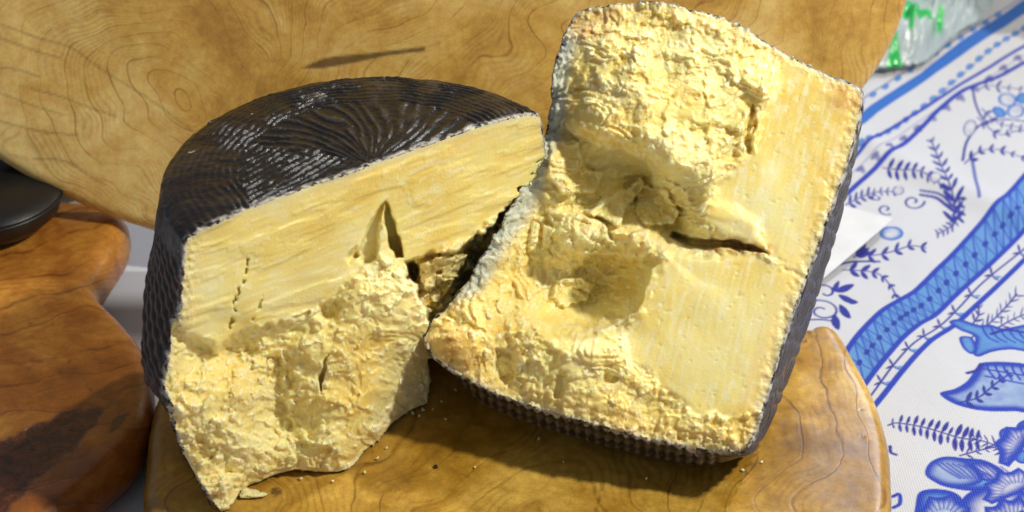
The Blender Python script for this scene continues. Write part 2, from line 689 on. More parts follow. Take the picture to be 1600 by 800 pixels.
def crumbs(X, Y, cell, seed, dens, plate=False):
    """scattered crumbs (domes) or loose flakes (tilted plates) in units of one"""
    ix, iy = np.floor(X / cell), np.floor(Y / cell)
    out = np.zeros(X.shape)
    for di in (-1, 0, 1):
        for dj in (-1, 0, 1):
            cx, cy = ix + di, iy + dj
            hh = [_hash(cx, cy, k, seed) for k in range(1, 7)]
            dx = X - (cx + .5 + .9 * (hh[0] - .5)) * cell
            dy = Y - (cy + .5 + .9 * (hh[1] - .5)) * cell
            a = hh[2] * 6.283
            R = cell * (.22 + .30 * hh[3])
            u = (dx * np.cos(a) + dy * np.sin(a)) / R
            v = (-dx * np.sin(a) + dy * np.cos(a)) / (R * (.45 + .4 * hh[4]))
            on = hh[5] < dens
            if plate:
                q = u * u + v * v + .9 * fbm(X / (cell * .25), Y / (cell * .25), 2, seed + 3)
                z = smooth(1.05, .9, q) * np.clip(.45 + .6 * u, 0, 1.2)
            else:
                z = np.sqrt(np.clip(1 - u * u - v * v, 0, 1)) * (.5 + .5 * hh[3])
            out = np.maximum(out, np.where(on, z, 0))
    return out


def litter(X, Y, dens, seed):
    a = crumbs(X + 5 * fbm(X / 5, Y / 5, 2, seed + 7), Y + 5 * fbm(X / 5, Y / 5, 2, seed + 8), 7.5, seed, dens * .9)
    b = crumbs(X + 9 * fbm(X / 8, Y / 8, 3, seed), Y + 9 * fbm(X / 8, Y / 8, 3, seed + 9), 15, seed + 1, dens * .55)
    c = crumbs(X, Y, 30, seed + 2, dens * .60, True)
    d = crumbs(X + 9, Y + 4, 17, seed + 3, dens * .7, True)
    return .75 * a + 1.1 * b + 2.3 * c + 1.3 * d, np.maximum(np.maximum(smooth(.1, .5, a), smooth(.2, .7, b)), .6 * np.maximum(smooth(.5, .9, c), smooth(.4, .9, d)))


def blur(A, n):
    for ax in (0, 1):
        P = np.pad(A, [(n + 1, n) if k == ax else (0, 0) for k in (0, 1)], mode='edge').cumsum(ax)
        hi = [slice(None)] * 2
        lo = [slice(None)] * 2
        hi[ax] = slice(2 * n + 1, None)
        lo[ax] = slice(0, -2 * n - 1)
        A = (P[tuple(hi)] - P[tuple(lo)]) / (2 * n + 1)
    return A


# ---- relief of the tipped wedge's face, in mm along the face normal, drawn over the face
def relief_R():
    x = np.arange(620, 1400, 1.0)
    y = np.arange(-40, 780, 1.0)
    X, Y = np.meshgrid(x, y)
    base = 1.35 * rbf([
        (900, 25, -3), (960, 18, -3), (1050, 25, -3), (1130, 50, -3), (1200, 85, -2), (880, 90, -1), (900, 110, 2),
        (960, 105, 6), (1020, 100, 3), (1080, 130, 8), (1120, 190, 7), (1060, 200, 9), (1000, 150, 10), (930, 150, 6), (950, 215, 3),
        (1010, 215, 9), (1100, 260, 8), (1050, 260, 10), (1140, 130, 4), (1170, 110, 2), (1150, 310, 3), (1100, 320, 4),
        (870, 165, -4), (880, 210, -6), (905, 250, -11), (950, 265, -16), (1000, 275, -17), (1020, 310, -18), (960, 305, -19), (885, 290, -10),
        (850, 250, -4), (930, 335, -13), (1000, 345, -17), (1060, 365, -16), (1110, 385, -7),
        (860, 350, -12), (800, 390, -8), (850, 410, -15), (895, 370, -7), (930, 405, -15), (945, 450, -21), (900, 470, -21), (860, 488, -17),
        (985, 370, -9), (975, 420, -16), (800, 450, -13), (760, 440, -7), (790, 495, -7), (725, 495, -1), (830, 470, -12), (920, 500, -12),
        (1012, 420, -8), (990, 455, -10), (1035, 400, 0), (1018, 450, 0), (1000, 490, 0), (975, 500, -4), (945, 522, 0),
        (1000, 520, 0), (900, 525, 2), (850, 520, 1), (800, 525, 0), (750, 545, 3), (700, 535, 2), (690, 575, 0), (760, 595, 1),
        (785, 570, -3), (850, 580, 4), (900, 580, 6), (960, 590, 2), (900, 640, 1), (1000, 600, 0), (1000, 660, -2), (1080, 660, -2), (830, 620, 0),
        (700, 470, -4), (735, 430, -4), (770, 370, -4), (800, 320, -4), (830, 260, -4), (862, 110, -3), (870, 40, -4), (670, 550, -2),
        (1200, 250, 0), (1260, 200, 0), (1250, 350, 0), (1180, 340, 1), (1300, 150, 0), (1100, 450, 0), (1060, 500, 0), (1150, 500, 0), (1120, 600, 0), (1200, 430, 0),
        (1050, 560, 0), (1180, 620, 0)], X, Y, 16.)
    wX = X + 10 * fbm(X / 26, Y / 26, 4, 3)
    wY = Y + 10 * fbm(X / 26, Y / 26, 4, 8)
    A = [(1222, 88), (1280, 118), (1360, 120), (1330, 300), (1280, 460), (1205, 395), (1150, 372), (1100, 345), (1120, 290), (1165, 250), (1190, 190), (1208, 150)]
    B = [(1018, 420), (1050, 400), (1100, 402), (1195, 402), (1240, 430), (1290, 440), (1220, 640), (1160, 650), (1080, 640), (1030, 590), (985, 560), (975, 530), (1000, 480)]
    m = np.maximum(smooth(8, -6, poly_sd(wX, wY, A)), smooth(8, -6, poly_sd(wX, wY, B)))
    cr, e1 = crumble(X, Y, 21)
    amp = np.interp(Y, [0, 480, 560, 700], [.78, .85, .6, .5]) * np.where(X < 1190, 1, .8)
    # flat shelves within the bulge are calmer
    calm = np.clip(bump2(X, Y, 1040, 190, 110, 110, 0, 1.2) * .3, 0, .3)
    h = base + cr * amp * (1 - m) * (1 - calm * .8)
    h = h * (1 - m) + m * (np.clip(base, -1, 1) * .4 + .7 * fbm(X / 70, Y / 90, 3, 30) + .15 * fbm((X + .25 * Y) / 6, Y / 40, 3, 31) - .4 * smooth(.46, .56, fbm(X / 6, Y / 6, 2, 32)))
    over = [(860, 60), (872, 150), (893, 205), (935, 228), (975, 232), (1008, 248), (1024, 285), (1050, 318), (1085, 330), (1230, 330), (1230, 90), (1000, 20)]
    od = poly_sd(X + 7 * fbm(X / 18, Y / 18, 3, 33), Y + 7 * fbm(X / 18, Y / 18, 3, 34), over)
    h -= 9 * smooth(0, 6, od) * smooth(75, 18, od) * smooth(170, 215, Y) * smooth(1090, 1050, X)
    h += 4 * smooth(0, -14, od) * smooth(-60, -20, od) * smooth(150, 215, Y) * smooth(1090, 1050, X)
    wall = [(1035, 402), (1012, 425), (1000, 455), (985, 485), (955, 505), (925, 512)]
    wd = line_d(wX, wY, wall)
    h += 3 * smooth(22, 0, wd) * (1 - m)
    pit = [(1036, 400), (1016, 424), (1006, 452), (992, 484), (958, 506), (915, 514), (868, 506), (862, 470), (900, 425), (925, 395), (985, 408)]
    pd = poly_sd(X + 8 * fbm(X / 15, Y / 15, 3, 37), Y + 8 * fbm(X / 15, Y / 15, 3, 38), pit)
    h -= 9 * smooth(3, -4, pd) * smooth(850, 935, X)
    h += 1.5 * smooth(0, 4, pd) * smooth(18, 5, pd) * smooth(960, 990, X)
    # the raised lip above the crack and the crack itself
    lip = [(1058, 350), (1100, 362), (1150, 372), (1195, 392), (1180, 345), (1120, 315), (1075, 320)]
    h += 1.8 * smooth(12, -10, poly_sd(wX, wY, lip))
    crack = [(1050, 362), (1080, 371), (1110, 374), (1150, 376), (1180, 385), (1200, 396), (1165, 391), (1130, 386), (1100, 387), (1070, 384), (1045, 372)]
    h -= 16 * smooth(2.5, -3.5, poly_sd(X + 3 * fbm(X / 12, Y / 12, 2, 5), Y + 3 * fbm(X / 12, Y / 12, 2, 6), crack))
    # slabs and splinters standing in the hollow
    def slab(poly, add, sl=(0, 0), c=(0, 0)):
        nonlocal h
        s = smooth(2.0, -2.0, poly_sd(X + 5 * fbm(X / 14, Y / 14, 3, 41), Y + 5 * fbm(X / 14, Y / 14, 3, 42), poly))
        h = h + s * (add + sl[0] * (X - c[0]) + sl[1] * (Y - c[1]))
    slab([(915, 330), (940, 312), (985, 290), (1000, 276), (1008, 290), (985, 318), (965, 355), (935, 340)], 8, (.03, .03), (960, 320))
    slab([(1002, 290), (1040, 296), (1062, 330), (1050, 352), (1005, 350), (990, 325)], 7, (.06, -.05), (1025, 325))
    slab([(862, 215), (905, 222), (915, 262), (945, 268), (930, 300), (880, 305), (855, 275)], 5, (-.05, .04), (900, 260))
    slab([(860, 330), (905, 332), (945, 350), (958, 380), (925, 400), (895, 395), (865, 372)], 5, (.03, -.06), (905, 365))
    slab([(830, 345), (842, 350), (838, 392), (826, 395), (828, 365)], 4)
    slab([(850, 350), (866, 356), (858, 385), (846, 388)], 4)
    slab([(985, 365), (1012, 360), (1020, 385), (1004, 410), (982, 400)], 7, (.05, -.05), (1000, 385))
    slab([(870, 440), (905, 432), (930, 445), (920, 470), (880, 482), (862, 465)], 5, (.04, -.03), (895, 455))
    slab([(800, 440), (835, 428), (850, 450), (820, 470)], 3)
    slab([(945, 580), (970, 590), (960, 600), (940, 598)], -4)
    slab([(775, 545), (800, 552), (805, 590), (788, 602), (770, 575)], -3.5, (.08, 0), (790, 570))
    slab([(870, 585), (882, 590), (876, 625), (866, 620)], -3)
    slab([(1215, 90), (1206, 150), (1188, 205), (1178, 240), (1172, 205), (1182, 165), (1190, 120)], 2.5)
    slab([(1165, 190), (1178, 165), (1184, 195), (1170, 240), (1160, 225)], -5)
    slab([(1075, 200), (1120, 196), (1150, 206), (1148, 214), (1100, 210), (1078, 210)], -2.5)
    # upright flutes at the top edge and along the bottom lip
    fl = smooth(110, 30, Y) * smooth(1000, 1060, X) * (1 - m)
    h += fl * 1.3 * fbm((X + .3 * Y) / 11, Y / 60, 3, 66)
    fb = smooth(560, 600, Y - .12 * (X - 850)) * (1 - m)
    h += fb * 1.0 * fbm(X / 12, Y / 40, 3, 67)
    edge = poly_sd(X, Y, OUT_R)
    h += smooth(-30, -4, edge) * (1.5 * fbm(X / 9, Y / 9, 3, 71) - .9)
    g = fbm(X / 55, Y / 55, 3, 80)
    dens = (.18 + 1.5 * np.clip(g + .12, 0, .5)) * (1 - m) + .5 * smooth(-34, -8, edge) * (.5 + 1.2 * np.clip(fbm(X / 30, Y / 30, 2, 83) + .3, 0, 1))
    dens = dens * .75 + .25 * bump2(X, Y, 900, 400, 130, 130, 0, 1.)
    dens += .5 * smooth(40, 0, np.abs(poly_sd(wX, wY, B))) * (1 - m) + .4 * smooth(30, 0, np.abs(poly_sd(wX, wY, A))) * (1 - m)
    dens *= 1 - .55 * bump2(X, Y, 1010, 170, 150, 130, 20, 1.2) * smooth(-.1, .2, fbm(X / 40, Y / 40, 2, 85) + .1)
    lt, pale = litter(X, Y, np.clip(dens, 0, 1), 500)
    h += lt * (1 - .95 * m)
    hp = h - blur(blur(h, 5), 5)
    pale = np.clip(.7 * pale + .6 * smooth(.25, 1.3, hp) * (1 - m), 0, 1)
    pale = np.maximum(pale, m * (.6 * smooth(.12, .38, fbm((X + .25 * Y) / 5, Y / 34, 3, 36)) + .5 * smooth(.25, .4, fbm(X / 14, Y / 14, 3, 37))))
    rough = np.clip(.10 + .75 * (1 - m) * smooth(-.15, .25, g) + .5 * smooth(-22, -8, edge), 0, 1)
    return X, Y, h, rough, pale


XR, YR, HR, RR, PR = relief_R()
g_pR = Grid2(620, -40, 1, 1, PR)
g_hR = Grid2(620, -40, 1, 1, HR / 1000)
g_rR = Grid2(620, -40, 1, 1, RR)

SIL_L = [(200, 300), (200, 560), (262, 640), (285, 706), (312, 755), (330, 788), (345, 799), (358, 797), (366, 786), (376, 768), (404, 755), (430, 742), (462, 734),
         (500, 738), (542, 740), (560, 722), (566, 708), (590, 690), (612, 662), (640, 642), (668, 630), (673, 590), (668, 560), (700, 560), (900, 520), (900, 0), (200, 0)]


def relief_L():
    x = np.arange(180, 960, 1.0)
    y = np.arange(60, 840, 1.0)
    X, Y = np.meshgrid(x, y)
    base = rbf([
        (300, 390, 0), (400, 345, 0), (500, 305, 0), (600, 270, 0), (700, 232, 0), (840, 180, 0), (300, 450, 0), (400, 420, 0), (480, 430, 0),
        (500, 360, 0), (560, 340, 0), (650, 300, 0), (660, 360, 0), (720, 330, 0), (780, 290, 0), (620, 385, 0), (540, 410, 1), (800, 240, 0), (350, 480, 0),
        (400, 500, 0), (290, 520, -1), (330, 560, -4), (300, 620, 1), (370, 560, -8), (420, 535, -7), (460, 515, -4), (520, 470, 1),
        (432, 580, -7), (445, 640, -6), (455, 680, -1), (380, 620, 2), (350, 600, 1), (330, 680, 4), (380, 690, 5), (350, 740, 4),
        (500, 560, 5), (540, 600, 11), (560, 530, 9), (600, 460, 9), (640, 450, 10), (655, 490, 12), (600, 520, 11), (560, 650, 15), (520, 690, 15), (480, 720, 9),
        (540, 736, 16.5), (500, 739, 10.9), (430, 740, 0), (400, 740, 2), (400, 758, 1.4), (345, 795, 6.3), (310, 740, 3), (320, 770, 4),
        (590, 610, 12), (560, 715, 14), (625, 590, 4), (645, 560, 4), (655, 520, 8), (612, 640, 3), (640, 610, 0), (665, 600, -5), (668, 628, -4), (610, 662, 1), (585, 690, 8),
        (560, 440, 4), (470, 540, 0), (480, 620, 3), (665, 560, -3)], X, Y, 14.)
    wX = X + 11 * fbm(X / 26, Y / 26, 4, 103)
    wY = Y + 11 * fbm(X / 26, Y / 26, 4, 108)
    band = [(240, 300), (240, 470), (300, 520), (345, 545), (385, 512), (440, 500), (505, 482), (560, 420), (600, 400), (640, 420), (700, 385), (760, 352), (800, 320), (880, 300), (880, 100)]
    m = smooth(7, -7, poly_sd(wX, wY, band))
    cr, e1 = crumble(X, Y, 121)
    amp = .50 + .32 * smooth(500, 700, Y) * smooth(420, 340, X)
    hb = base + cr * amp * (1 - .35 * bump2(X, Y, 560, 560, 120, 130, 0, 1.))
    # shallow terraces peeled along the run of the knife
    u = (X * .94 - Y * .34)
    v = (X * .34 + Y * .94)
    pe = fbm(u / 90, v / 17, 4, 130)
    terr = .38 * smooth(-.05, .02, pe) + .34 * smooth(.16, .22, pe) + .22 * fbm(u / 30, v / 5, 3, 131)
    h = hb * (1 - m) + m * (np.clip(base, -1.5, 1.5) * .6 + .9 * terr + 1.3 * fbm(X / 80, Y / 80, 2, 132) - .5)
    # broken ragged step under the knife-cut band
    jag = poly_sd(wX + 8 * fbm(X / 11, Y / 11, 2, 140), wY + 8 * fbm(X / 11, Y / 11, 2, 141), band)
    h -= 3.4 * smooth(0, 3, jag) * smooth(60, 6, jag) * smooth(560, 500, X)

    def cut(poly, add, soft=2.2, wob=4.):
        nonlocal h
        s = smooth(soft, -soft, poly_sd(X + wob * fbm(X / 12, Y / 12, 3, 151), Y + wob * fbm(X / 12, Y / 12, 3, 152), poly))
        h = h + s * add
        return s
    # split spires
    cut([(552, 402), (566, 380), (592, 322), (600, 318), (596, 345), (590, 375), (587, 405), (570, 412)], -5.0)
    cut([(602, 316), (608, 324), (616, 345), (624, 378), (630, 400), (618, 402), (609, 385), (603, 350)], -14)
    cut([(588, 405), (592, 370), (598, 335), (606, 350), (608, 380), (618, 404), (605, 415)], 2.0)
    cut([(540, 400), (556, 385), (560, 400), (548, 415)], -4)
    # pitting of the left part
    pit = line_d(X + 9 * fbm(X / 9, Y / 9, 2, 155), Y, [(386, 405), (382, 440), (370, 462), (362, 500), (352, 520)])
    h -= 3.0 * smooth(2.6, .6, pit) * smooth(-.05, .12, fbm(X / 10, Y / 7, 2, 156))
    pit = line_d(X + 9 * fbm(X / 9, Y / 9, 2, 157), Y, [(412, 452), (404, 480), (398, 500)])
    h -= 2.2 * smooth(2.6, .6, pit) * smooth(0, .15, fbm(X / 9, Y / 7, 2, 158))
    cut([(498, 590), (504, 572), (512, 555), (508, 580), (500, 612)], -5, 1.5)
    cut([(425, 560), (440, 555), (446, 600), (452, 660), (440, 680), (430, 640), (428, 600)], -2.6, 7, 22)
    cut([(500, 480), (520, 468), (534, 478), (528, 494), (508, 498)], -4, 4)
    # hollow under the band on the right, lumps inside
    hol = [(634, 412), (650, 404), (668, 398), (720, 388), (758, 362), (778, 338), (815, 312), (900, 280), (900, 560), (700, 560), (672, 520), (668, 480), (650, 450), (636, 432)]
    s = smooth(3, -3, poly_sd(X + 9 * fbm(X / 14, Y / 14, 3, 161), Y + 9 * fbm(X / 14, Y / 14, 3, 162), hol))
    inner = -16 + cr * 1.1 - 10 * smooth(700, 760, X) + 6 * smooth(640, 670, X) * smooth(730, 700, X) - .06 * (Y - 420)
    h = h * (1 - s) + s * inner
    cut([(634, 408), (646, 404), (654, 420), (650, 440), (640, 436)], -14)
    cut([(655, 410), (690, 402), (735, 395), (745, 420), (700, 440), (668, 452), (658, 436)], 7, 2.5, 8)
    # broken end on the right, facing away: flatter pieces
    edge = poly_sd(X, Y, SIL_L)
    left_edge = line_d(X, Y, [(296, 372), (289, 400), (280, 490), (262, 570), (256, 600), (262, 650), (282, 705), (304, 748), (345, 797)])
    le = smooth(26, 3, left_edge)
    h += le * (1.8 * fbm(X / 6.5, Y / 6.5, 3, 171) - .4)
    g = fbm(X / 55, Y / 55, 3, 180)
    dens = (.22 + 1.4 * np.clip(g + .12, 0, .5)) * (1 - m) + .07 * m + .55 * smooth(34, 8, left_edge) * (.4 + 1.4 * np.clip(fbm(X / 30, Y / 30, 2, 183) + .3, 0, 1)) + .35 * s + .4 * smooth(30, 2, np.abs(jag)) * (1 - m)
    dens += .35 * smooth(560, 700, Y) * smooth(420, 330, X)
    lt, pale = litter(X, Y, np.clip(dens, 0, 1), 600)
    h += lt * (1 - .9 * m) * smooth(0, -10, edge)
    hp = h - blur(blur(h, 5), 5)
    pale = np.clip(.7 * pale + .6 * smooth(.25, 1.3, hp) * (1 - m), 0, 1)
    pale = np.maximum(pale, m * (.55 * smooth(.10, .30, fbm(u / 26, v / 4.5, 3, 190)) * smooth(-.1, .2, fbm(X / 60, Y / 60, 2, 191))))
    h = np.where(edge > 0, -140., h)
    rough = np.clip(.12 + .75 * (1 - m) * smooth(-.15, .25, g) + .6 * smooth(30, 8, left_edge) + .15 * smooth(.1, .3, pe) * m, 0, 1)
    return X, Y, h, rough, s, pale


XL, YL, HL, RL, HOL, PL = relief_L()
g_pL = Grid2(180, 60, 1, 1, PL)
g_hL = Grid2(180, 60, 1, 1, HL / 1000)
g_rL = Grid2(180, 60, 1, 1, RL)
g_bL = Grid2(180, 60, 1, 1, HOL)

HV = .00055


def solid_R(X, Y, Z):
    o, s, t, w = outer_R(X, Y, Z)
    px, py = project(X, Y, Z)
    return o, w - g_hR(px, py), s, t, w


def build_R():
    lo = np.array([-.075, -.165, .020])
    hi = np.array([.185, .13, .215])
    ax = [np.arange(l, h, HV, dtype=F32) for l, h in zip(lo, hi)]
    F = np.empty([len(a) for a in ax], F32)
    Y, Z = np.meshgrid(ax[1], ax[2], indexing='ij')
    for i0 in range(0, len(ax[0]), 24):
        xs = ax[0][i0:i0 + 24][:, None, None]
        X = xs + 0 * Y[None]
        Yb = Y[None] + 0 * X
        Zb = Z[None] + 0 * X
        o, c, *_ = solid_R(X, Yb, Zb)
        F[i0:i0 + 24] = np.maximum(np.maximum(o, c * F32(.7)), F32(BOARD_Z + .0005) - Zb)
    V, Q = surface_nets(F, [a[0] for a in ax], HV)
    del F
    return V, Q


def build_L():
    lo = np.array([-.16, -.150, .0262])
    hi = np.array([.03, .036, .185])
    ax = [np.arange(l, h, HV, dtype=F32) for l, h in zip(lo, hi)]
    F = np.empty([len(a) for a in ax], F32)
    Y, Z = np.meshgrid(ax[1], ax[2], indexing='ij')
    for i0 in range(0, len(ax[0]), 24):
        xs = ax[0][i0:i0 + 24][:, None, None]
        X = xs + 0 * Y[None]
        Yb = Y[None] + 0 * X
        Zb = Z[None] + 0 * X
        o, s, t, w = outer_L(X, Yb, Zb)
        px, py = project(X, Yb, Zb)
        c = (w - g_hL(px, py)) * F32(.7)
        oR_, cR_, *_ = solid_R(X, Yb, Zb)
        f = np.maximum(np.maximum(o, c), F32(.0012) - np.maximum(oR_, cR_))
        F[i0:i0 + 24] = np.maximum(f, F32(BOARD_Z + .0006) - Zb)
    V, Q = surface_nets(F, [a[0] for a in ax], HV)
    del F
    return V, Q


def finish_cheese(V, Q, outer, cutfn, ridge, root, names, mats, attrs_fn):
    V = relax(V, Q, 1, .25)
    f4 = V.astype(F32)
    o, s, t, w = outer(f4[:, 0], f4[:, 1], f4[:, 2])
    c = cutfn(f4[:, 0], f4[:, 1], f4[:, 2], w)
    N = vnormals(V, Q)
    jag = .0007 * fbm(s / .0016, t / .0016 + w / .0016, 2, 5)
    isr = (o > -.0009 + jag) & (c < .0025)
    hgt = ridge(s.astype(float), t.astype(float), w.astype(float))
    k = smooth(-.004, -.0002, c * -1 * -1) * 0 + smooth(-.0002, -.002, c)   # fade the ribs out at the cut
    V2 = V + N * (isr * (hgt * .0013 - .0004) * (.35 + .65 * k))[:, None]
    qr = isr[Q].sum(1) >= 3
    at = dict(frost=smooth(-.0035, -.0002, c + .0018 * fbm(s / .004, t / .004 + w / .004, 3, 6)), rim=np.clip(-o * 1000, 0, 100), ridge=hgt)
    at.update(attrs_fn(f4, s, t, w, o))
    for sel, nm, mt in ((~qr, names[0], mats[0]), (qr, names[1], mats[1])):
        v, q, a = sub_mesh(V2, Q, sel, at)
        mesh_obj(nm, v, q, mt, root, a)


def ridge_top(s, t, w):
    """woven basket print: rings near the edge, fans in the middle; s is height, r the radius"""
    r = np.sqrt(t * t + w * w)
    th = np.arctan2(-w, t)
    rimw = r + .0035 * fbm(th * 3, r / .02, 3, 9)
    ringp = (.5 + .5 * np.sin(2 * np.pi * rimw / .0033 + 1.6 * fbm(th * 7, r / .008, 3, 3))) ** 1.8
    fan = .5 + .5 * np.sin((th + .10 * np.sin(r / .014) + .10 * fbm(th * 4, r / .02, 2, 14)) * 46 + .8 * noise(r / .02, th * 3, 12))
    fan = fan ** 1.8
    flat = .5 + .5 * np.sin(2 * np.pi * (t * .25 + w * 1.0 + .002 * fbm(t / .02, w / .01, 2, 10)) / .0036)
    flat = flat ** 1.8
    sect = smooth(2.05, 2.25, th + .4 * fbm(r / .01, th * 2, 2, 4))
    mid = fan * (1 - sect) + flat * sect
    k = smooth(.056, .059, r + .003 * fbm(th * 4, r / .01, 2, 22))
    top = mid * (1 - k) + ringp * k
    top = top * (.90 + .10 * np.sin(th * 60 * np.clip(r / .06, .5, 2) + 6 * noise(r / .0038, th, 34)))
    worn = smooth(-.10, .25, fbm(t / .018, w / .018, 3, 32) + .30 * smooth(2.0, 2.5, th) * smooth(.055, .065, r) + .05)
    knots = .72 + .7 * fbm(th * 20, r / .006, 3, 31)
    top = np.clip(top * knots * (1 - .75 * worn) + .26 * worn + .5 * worn * fbm(th * 9, r / .02, 3, 33), 0, 1.1)
    # side: slanted weave
    arc = th * .09
    a = np.sin(2 * np.pi * (s * .8 + arc * .55) / .0052 + 2.0 * fbm(arc / .02, s / .01, 2, 40))
    b = np.sin(2 * np.pi * (s * .35 - arc) / .0075 + 2.0 * fbm(arc / .02, s / .01, 2, 41))
    side = np.clip(.5 + .42 * a + .22 * b, 0, 1)
    ks = smooth(.062, .052, s)
    return np.clip(top * (1 - ks) + side * ks, 0, 1.1)


def ridge_tip(s, t, w):
    """s along the wheel axis (left flat to right flat)"""
    r = np.sqrt(t * t + w * w)
    ang = np.arctan2(-w, t)
    # flats: long braided strands running up the side
    q1 = np.sin(2 * np.pi * (w * 1.0 + .22 * t + .0016 * np.sin(t / .0042)) / .0052 + 1.6 * fbm(t / .018, w / .01, 2, 50))
    q2 = np.sin(2 * np.pi * (w * 1.0 - .28 * t) / .0060 + 1.5 * fbm(t / .015, w / .01, 2, 51))
    flat = np.clip(.5 + .36 * q1 + .3 * q2, 0, 1.1)
    # curved side: cords that run round the wheel
    a = np.sin(2 * np.pi * s / .0047 + 1.0 * fbm(ang * 6, s / .02, 2, 52))
    b = np.sin(2 * np.pi * ang * .09 / .0058 + 2 * noise(s / .005, ang * 20, 53))
    side = np.clip(.5 + .4 * a + .22 * b, 0, 1.1)
    k = smooth(.058, .064, np.abs(s))
    return side * (1 - k) + flat * k


V, Q = build_L()
rootL = thing('cheese_wedge', 'half wheel of aged cheese lying flat with its round black basket-printed top showing', 'cheese', tuple(oL * [1, 1, 0] + [0, 0, BOARD_Z]),
              'broken halves of black-rinded cheese')


def atL(P, s, t, w, o):
    px, py = project(P[:, 0], P[:, 1], P[:, 2])
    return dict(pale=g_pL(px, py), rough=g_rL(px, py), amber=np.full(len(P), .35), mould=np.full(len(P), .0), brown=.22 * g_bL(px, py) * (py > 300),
                red=smooth(-.03, -.06, t) * (.12 + .8 * smooth(.066, .052, s)))


finish_cheese(V, Q, outer_L, lambda x, y, z, w: w - g_hL(*project(x, y, z)), ridge_top, rootL,
              ('paste', 'rind'), (M_PASTE, M_RIND_L), atL)

V, Q = build_R()
rootR = thing('cheese_wedge', 'half wheel of aged cheese tipped up on its curved rind leaning on the other half', 'cheese', tuple(oR * [1, 1, 0] + [0, 0, BOARD_Z]),
              'broken halves of black-rinded cheese')


def atR(P, s, t, w, o):
    px, py = project(P[:, 0], P[:, 1], P[:, 2])
    px = px.astype(float)
    py = py.astype(float)
    mould = .9 * smooth(-.035, -.055, s) * smooth(490, 450, py) * smooth(20, 70, py)
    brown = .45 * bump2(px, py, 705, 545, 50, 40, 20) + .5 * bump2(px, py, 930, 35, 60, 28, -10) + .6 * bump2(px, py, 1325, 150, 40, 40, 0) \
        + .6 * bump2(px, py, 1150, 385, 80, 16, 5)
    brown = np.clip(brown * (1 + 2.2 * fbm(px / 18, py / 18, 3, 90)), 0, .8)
    return dict(pale=g_pR(px, py), rough=g_rR(px, py), amber=np.full(len(P), .8), mould=mould, brown=brown, red=np.full(len(P), .25))


finish_cheese(V, Q, outer_R, lambda x, y, z, w: w - g_hR(*project(x, y, z)), ridge_tip, rootR,
              ('paste', 'rind'), (M_PASTE, M_RIND_R), atR)
del V, Q


# ------------------------------------------------------------------ wooden boards
def board_solid(poly, thick, bevel, h, relief=None):
    """rounded slab from an outline in its own plane, face at z = 0, body below"""
    P = np.asarray(poly)
    g = sample_poly(P, .0015, .02)
    x = np.arange(P[:, 0].min() - .006, P[:, 0].max() + .006, h)
    y = np.arange(P[:, 1].min() - .006, P[:, 1].max() + .006, h)
    z = np.arange(-thick - .004, .006, h * .75)
    X, Y = np.meshgrid(x, y, indexing='ij')
    d = g(X, Y)
    rz = relief(X, Y, d) if relief is not None else 0 * X
    F = np.empty((len(x), len(y), len(z)), F32)
    for k, zz in enumerate(z):
        zt = zz - rz
        vz = np.abs(zt + thick / 2) - thick / 2
        a, b = np.maximum(d + bevel, 0), np.maximum(vz + bevel, 0)
        F[:, :, k] = np.sqrt(a * a + b * b) + np.minimum(np.maximum(d + bevel, vz + bevel), 0) - bevel
    V, Q = surface_nets(F, (x[0], y[0], z[0]), (h, h, h * .75))
    return relax(V, Q, 2, .5), Q


def frame_obj(name, V, Q, O, A, B, N, mat, attrs):
    """place a mesh built in its own plane through an object matrix"""
    from mathutils import Matrix
    o = mesh_obj(name, V, Q, mat, None, attrs)
    o.matrix_world = Matrix(((A[0], B[0], N[0], O[0]), (A[1], B[1], N[1], O[1]), (A[2], B[2], N[2], O[2]), (0, 0, 0, 1)))
    return o


# round board under the cheeses
bp = [gz(1240, 501, BOARD_Z)[:2], gz(1270, 497, BOARD_Z)[:2], gz(1308, 505, BOARD_Z)[:2], gz(1338, 552, BOARD_Z)[:2], gz(1370, 614, BOARD_Z)[:2],
      gz(1390, 680, BOARD_Z)[:2], gz(1395, 735, BOARD_Z)[:2], gz(1395, 800, BOARD_Z)[:2], (.155, -.18), (.11, -.235), (.03, -.27), (-.06, -.26), (-.125, -.205),
      gz(228, 800, BOARD_Z)[:2], gz(226, 715, BOARD_Z)[:2], gz(232, 655, BOARD_Z)[:2], gz(248, 605, BOARD_Z)[:2], (-.158, -.010), (-.12, .025), (-.05, .052), (.05, .058)]
bpoly = closed(bp, 6)
V, Q = board_solid(bpoly, BOARD_Z - .001, .008, .0016,
                   lambda X, Y, d: -.0012 * smooth(-.02, -.06, d) * 0 + .0006 * fbm(X / .05, Y / .05, 3, 200) - .0008)
px, py = project(*(V + [0, 0, BOARD_Z]).T)
u, v = px + 30 * fbm(px / 120, py / 90, 3, 201), py
ring = (np.hypot((u - 820) * .8, (v - 860) * .75) + 110 * fbm(px / 240, py / 170, 3, 202)) / 100
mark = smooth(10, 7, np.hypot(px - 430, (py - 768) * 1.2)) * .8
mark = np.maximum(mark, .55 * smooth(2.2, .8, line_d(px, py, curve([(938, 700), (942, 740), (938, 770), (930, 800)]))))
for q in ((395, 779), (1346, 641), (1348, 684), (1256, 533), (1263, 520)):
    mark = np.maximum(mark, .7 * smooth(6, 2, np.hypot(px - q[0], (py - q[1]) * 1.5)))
M_BOARD = wood('wood_olive_gold', (.15, .07, .007), (.35, .185, .020), (.58, .365, .07), (.10, .035, .005), 1.9, .20, 8, .08)
b = frame_obj('cutting_board', V, Q, (0, 0, BOARD_Z), (1, 0, 0), (0, 1, 0), (0, 0, 1), M_BOARD,
              dict(ring=ring, mark=mark, bark=0 * ring))
tag(b, 'round golden-brown wooden board lying flat under both pieces of cheese', 'cutting board')

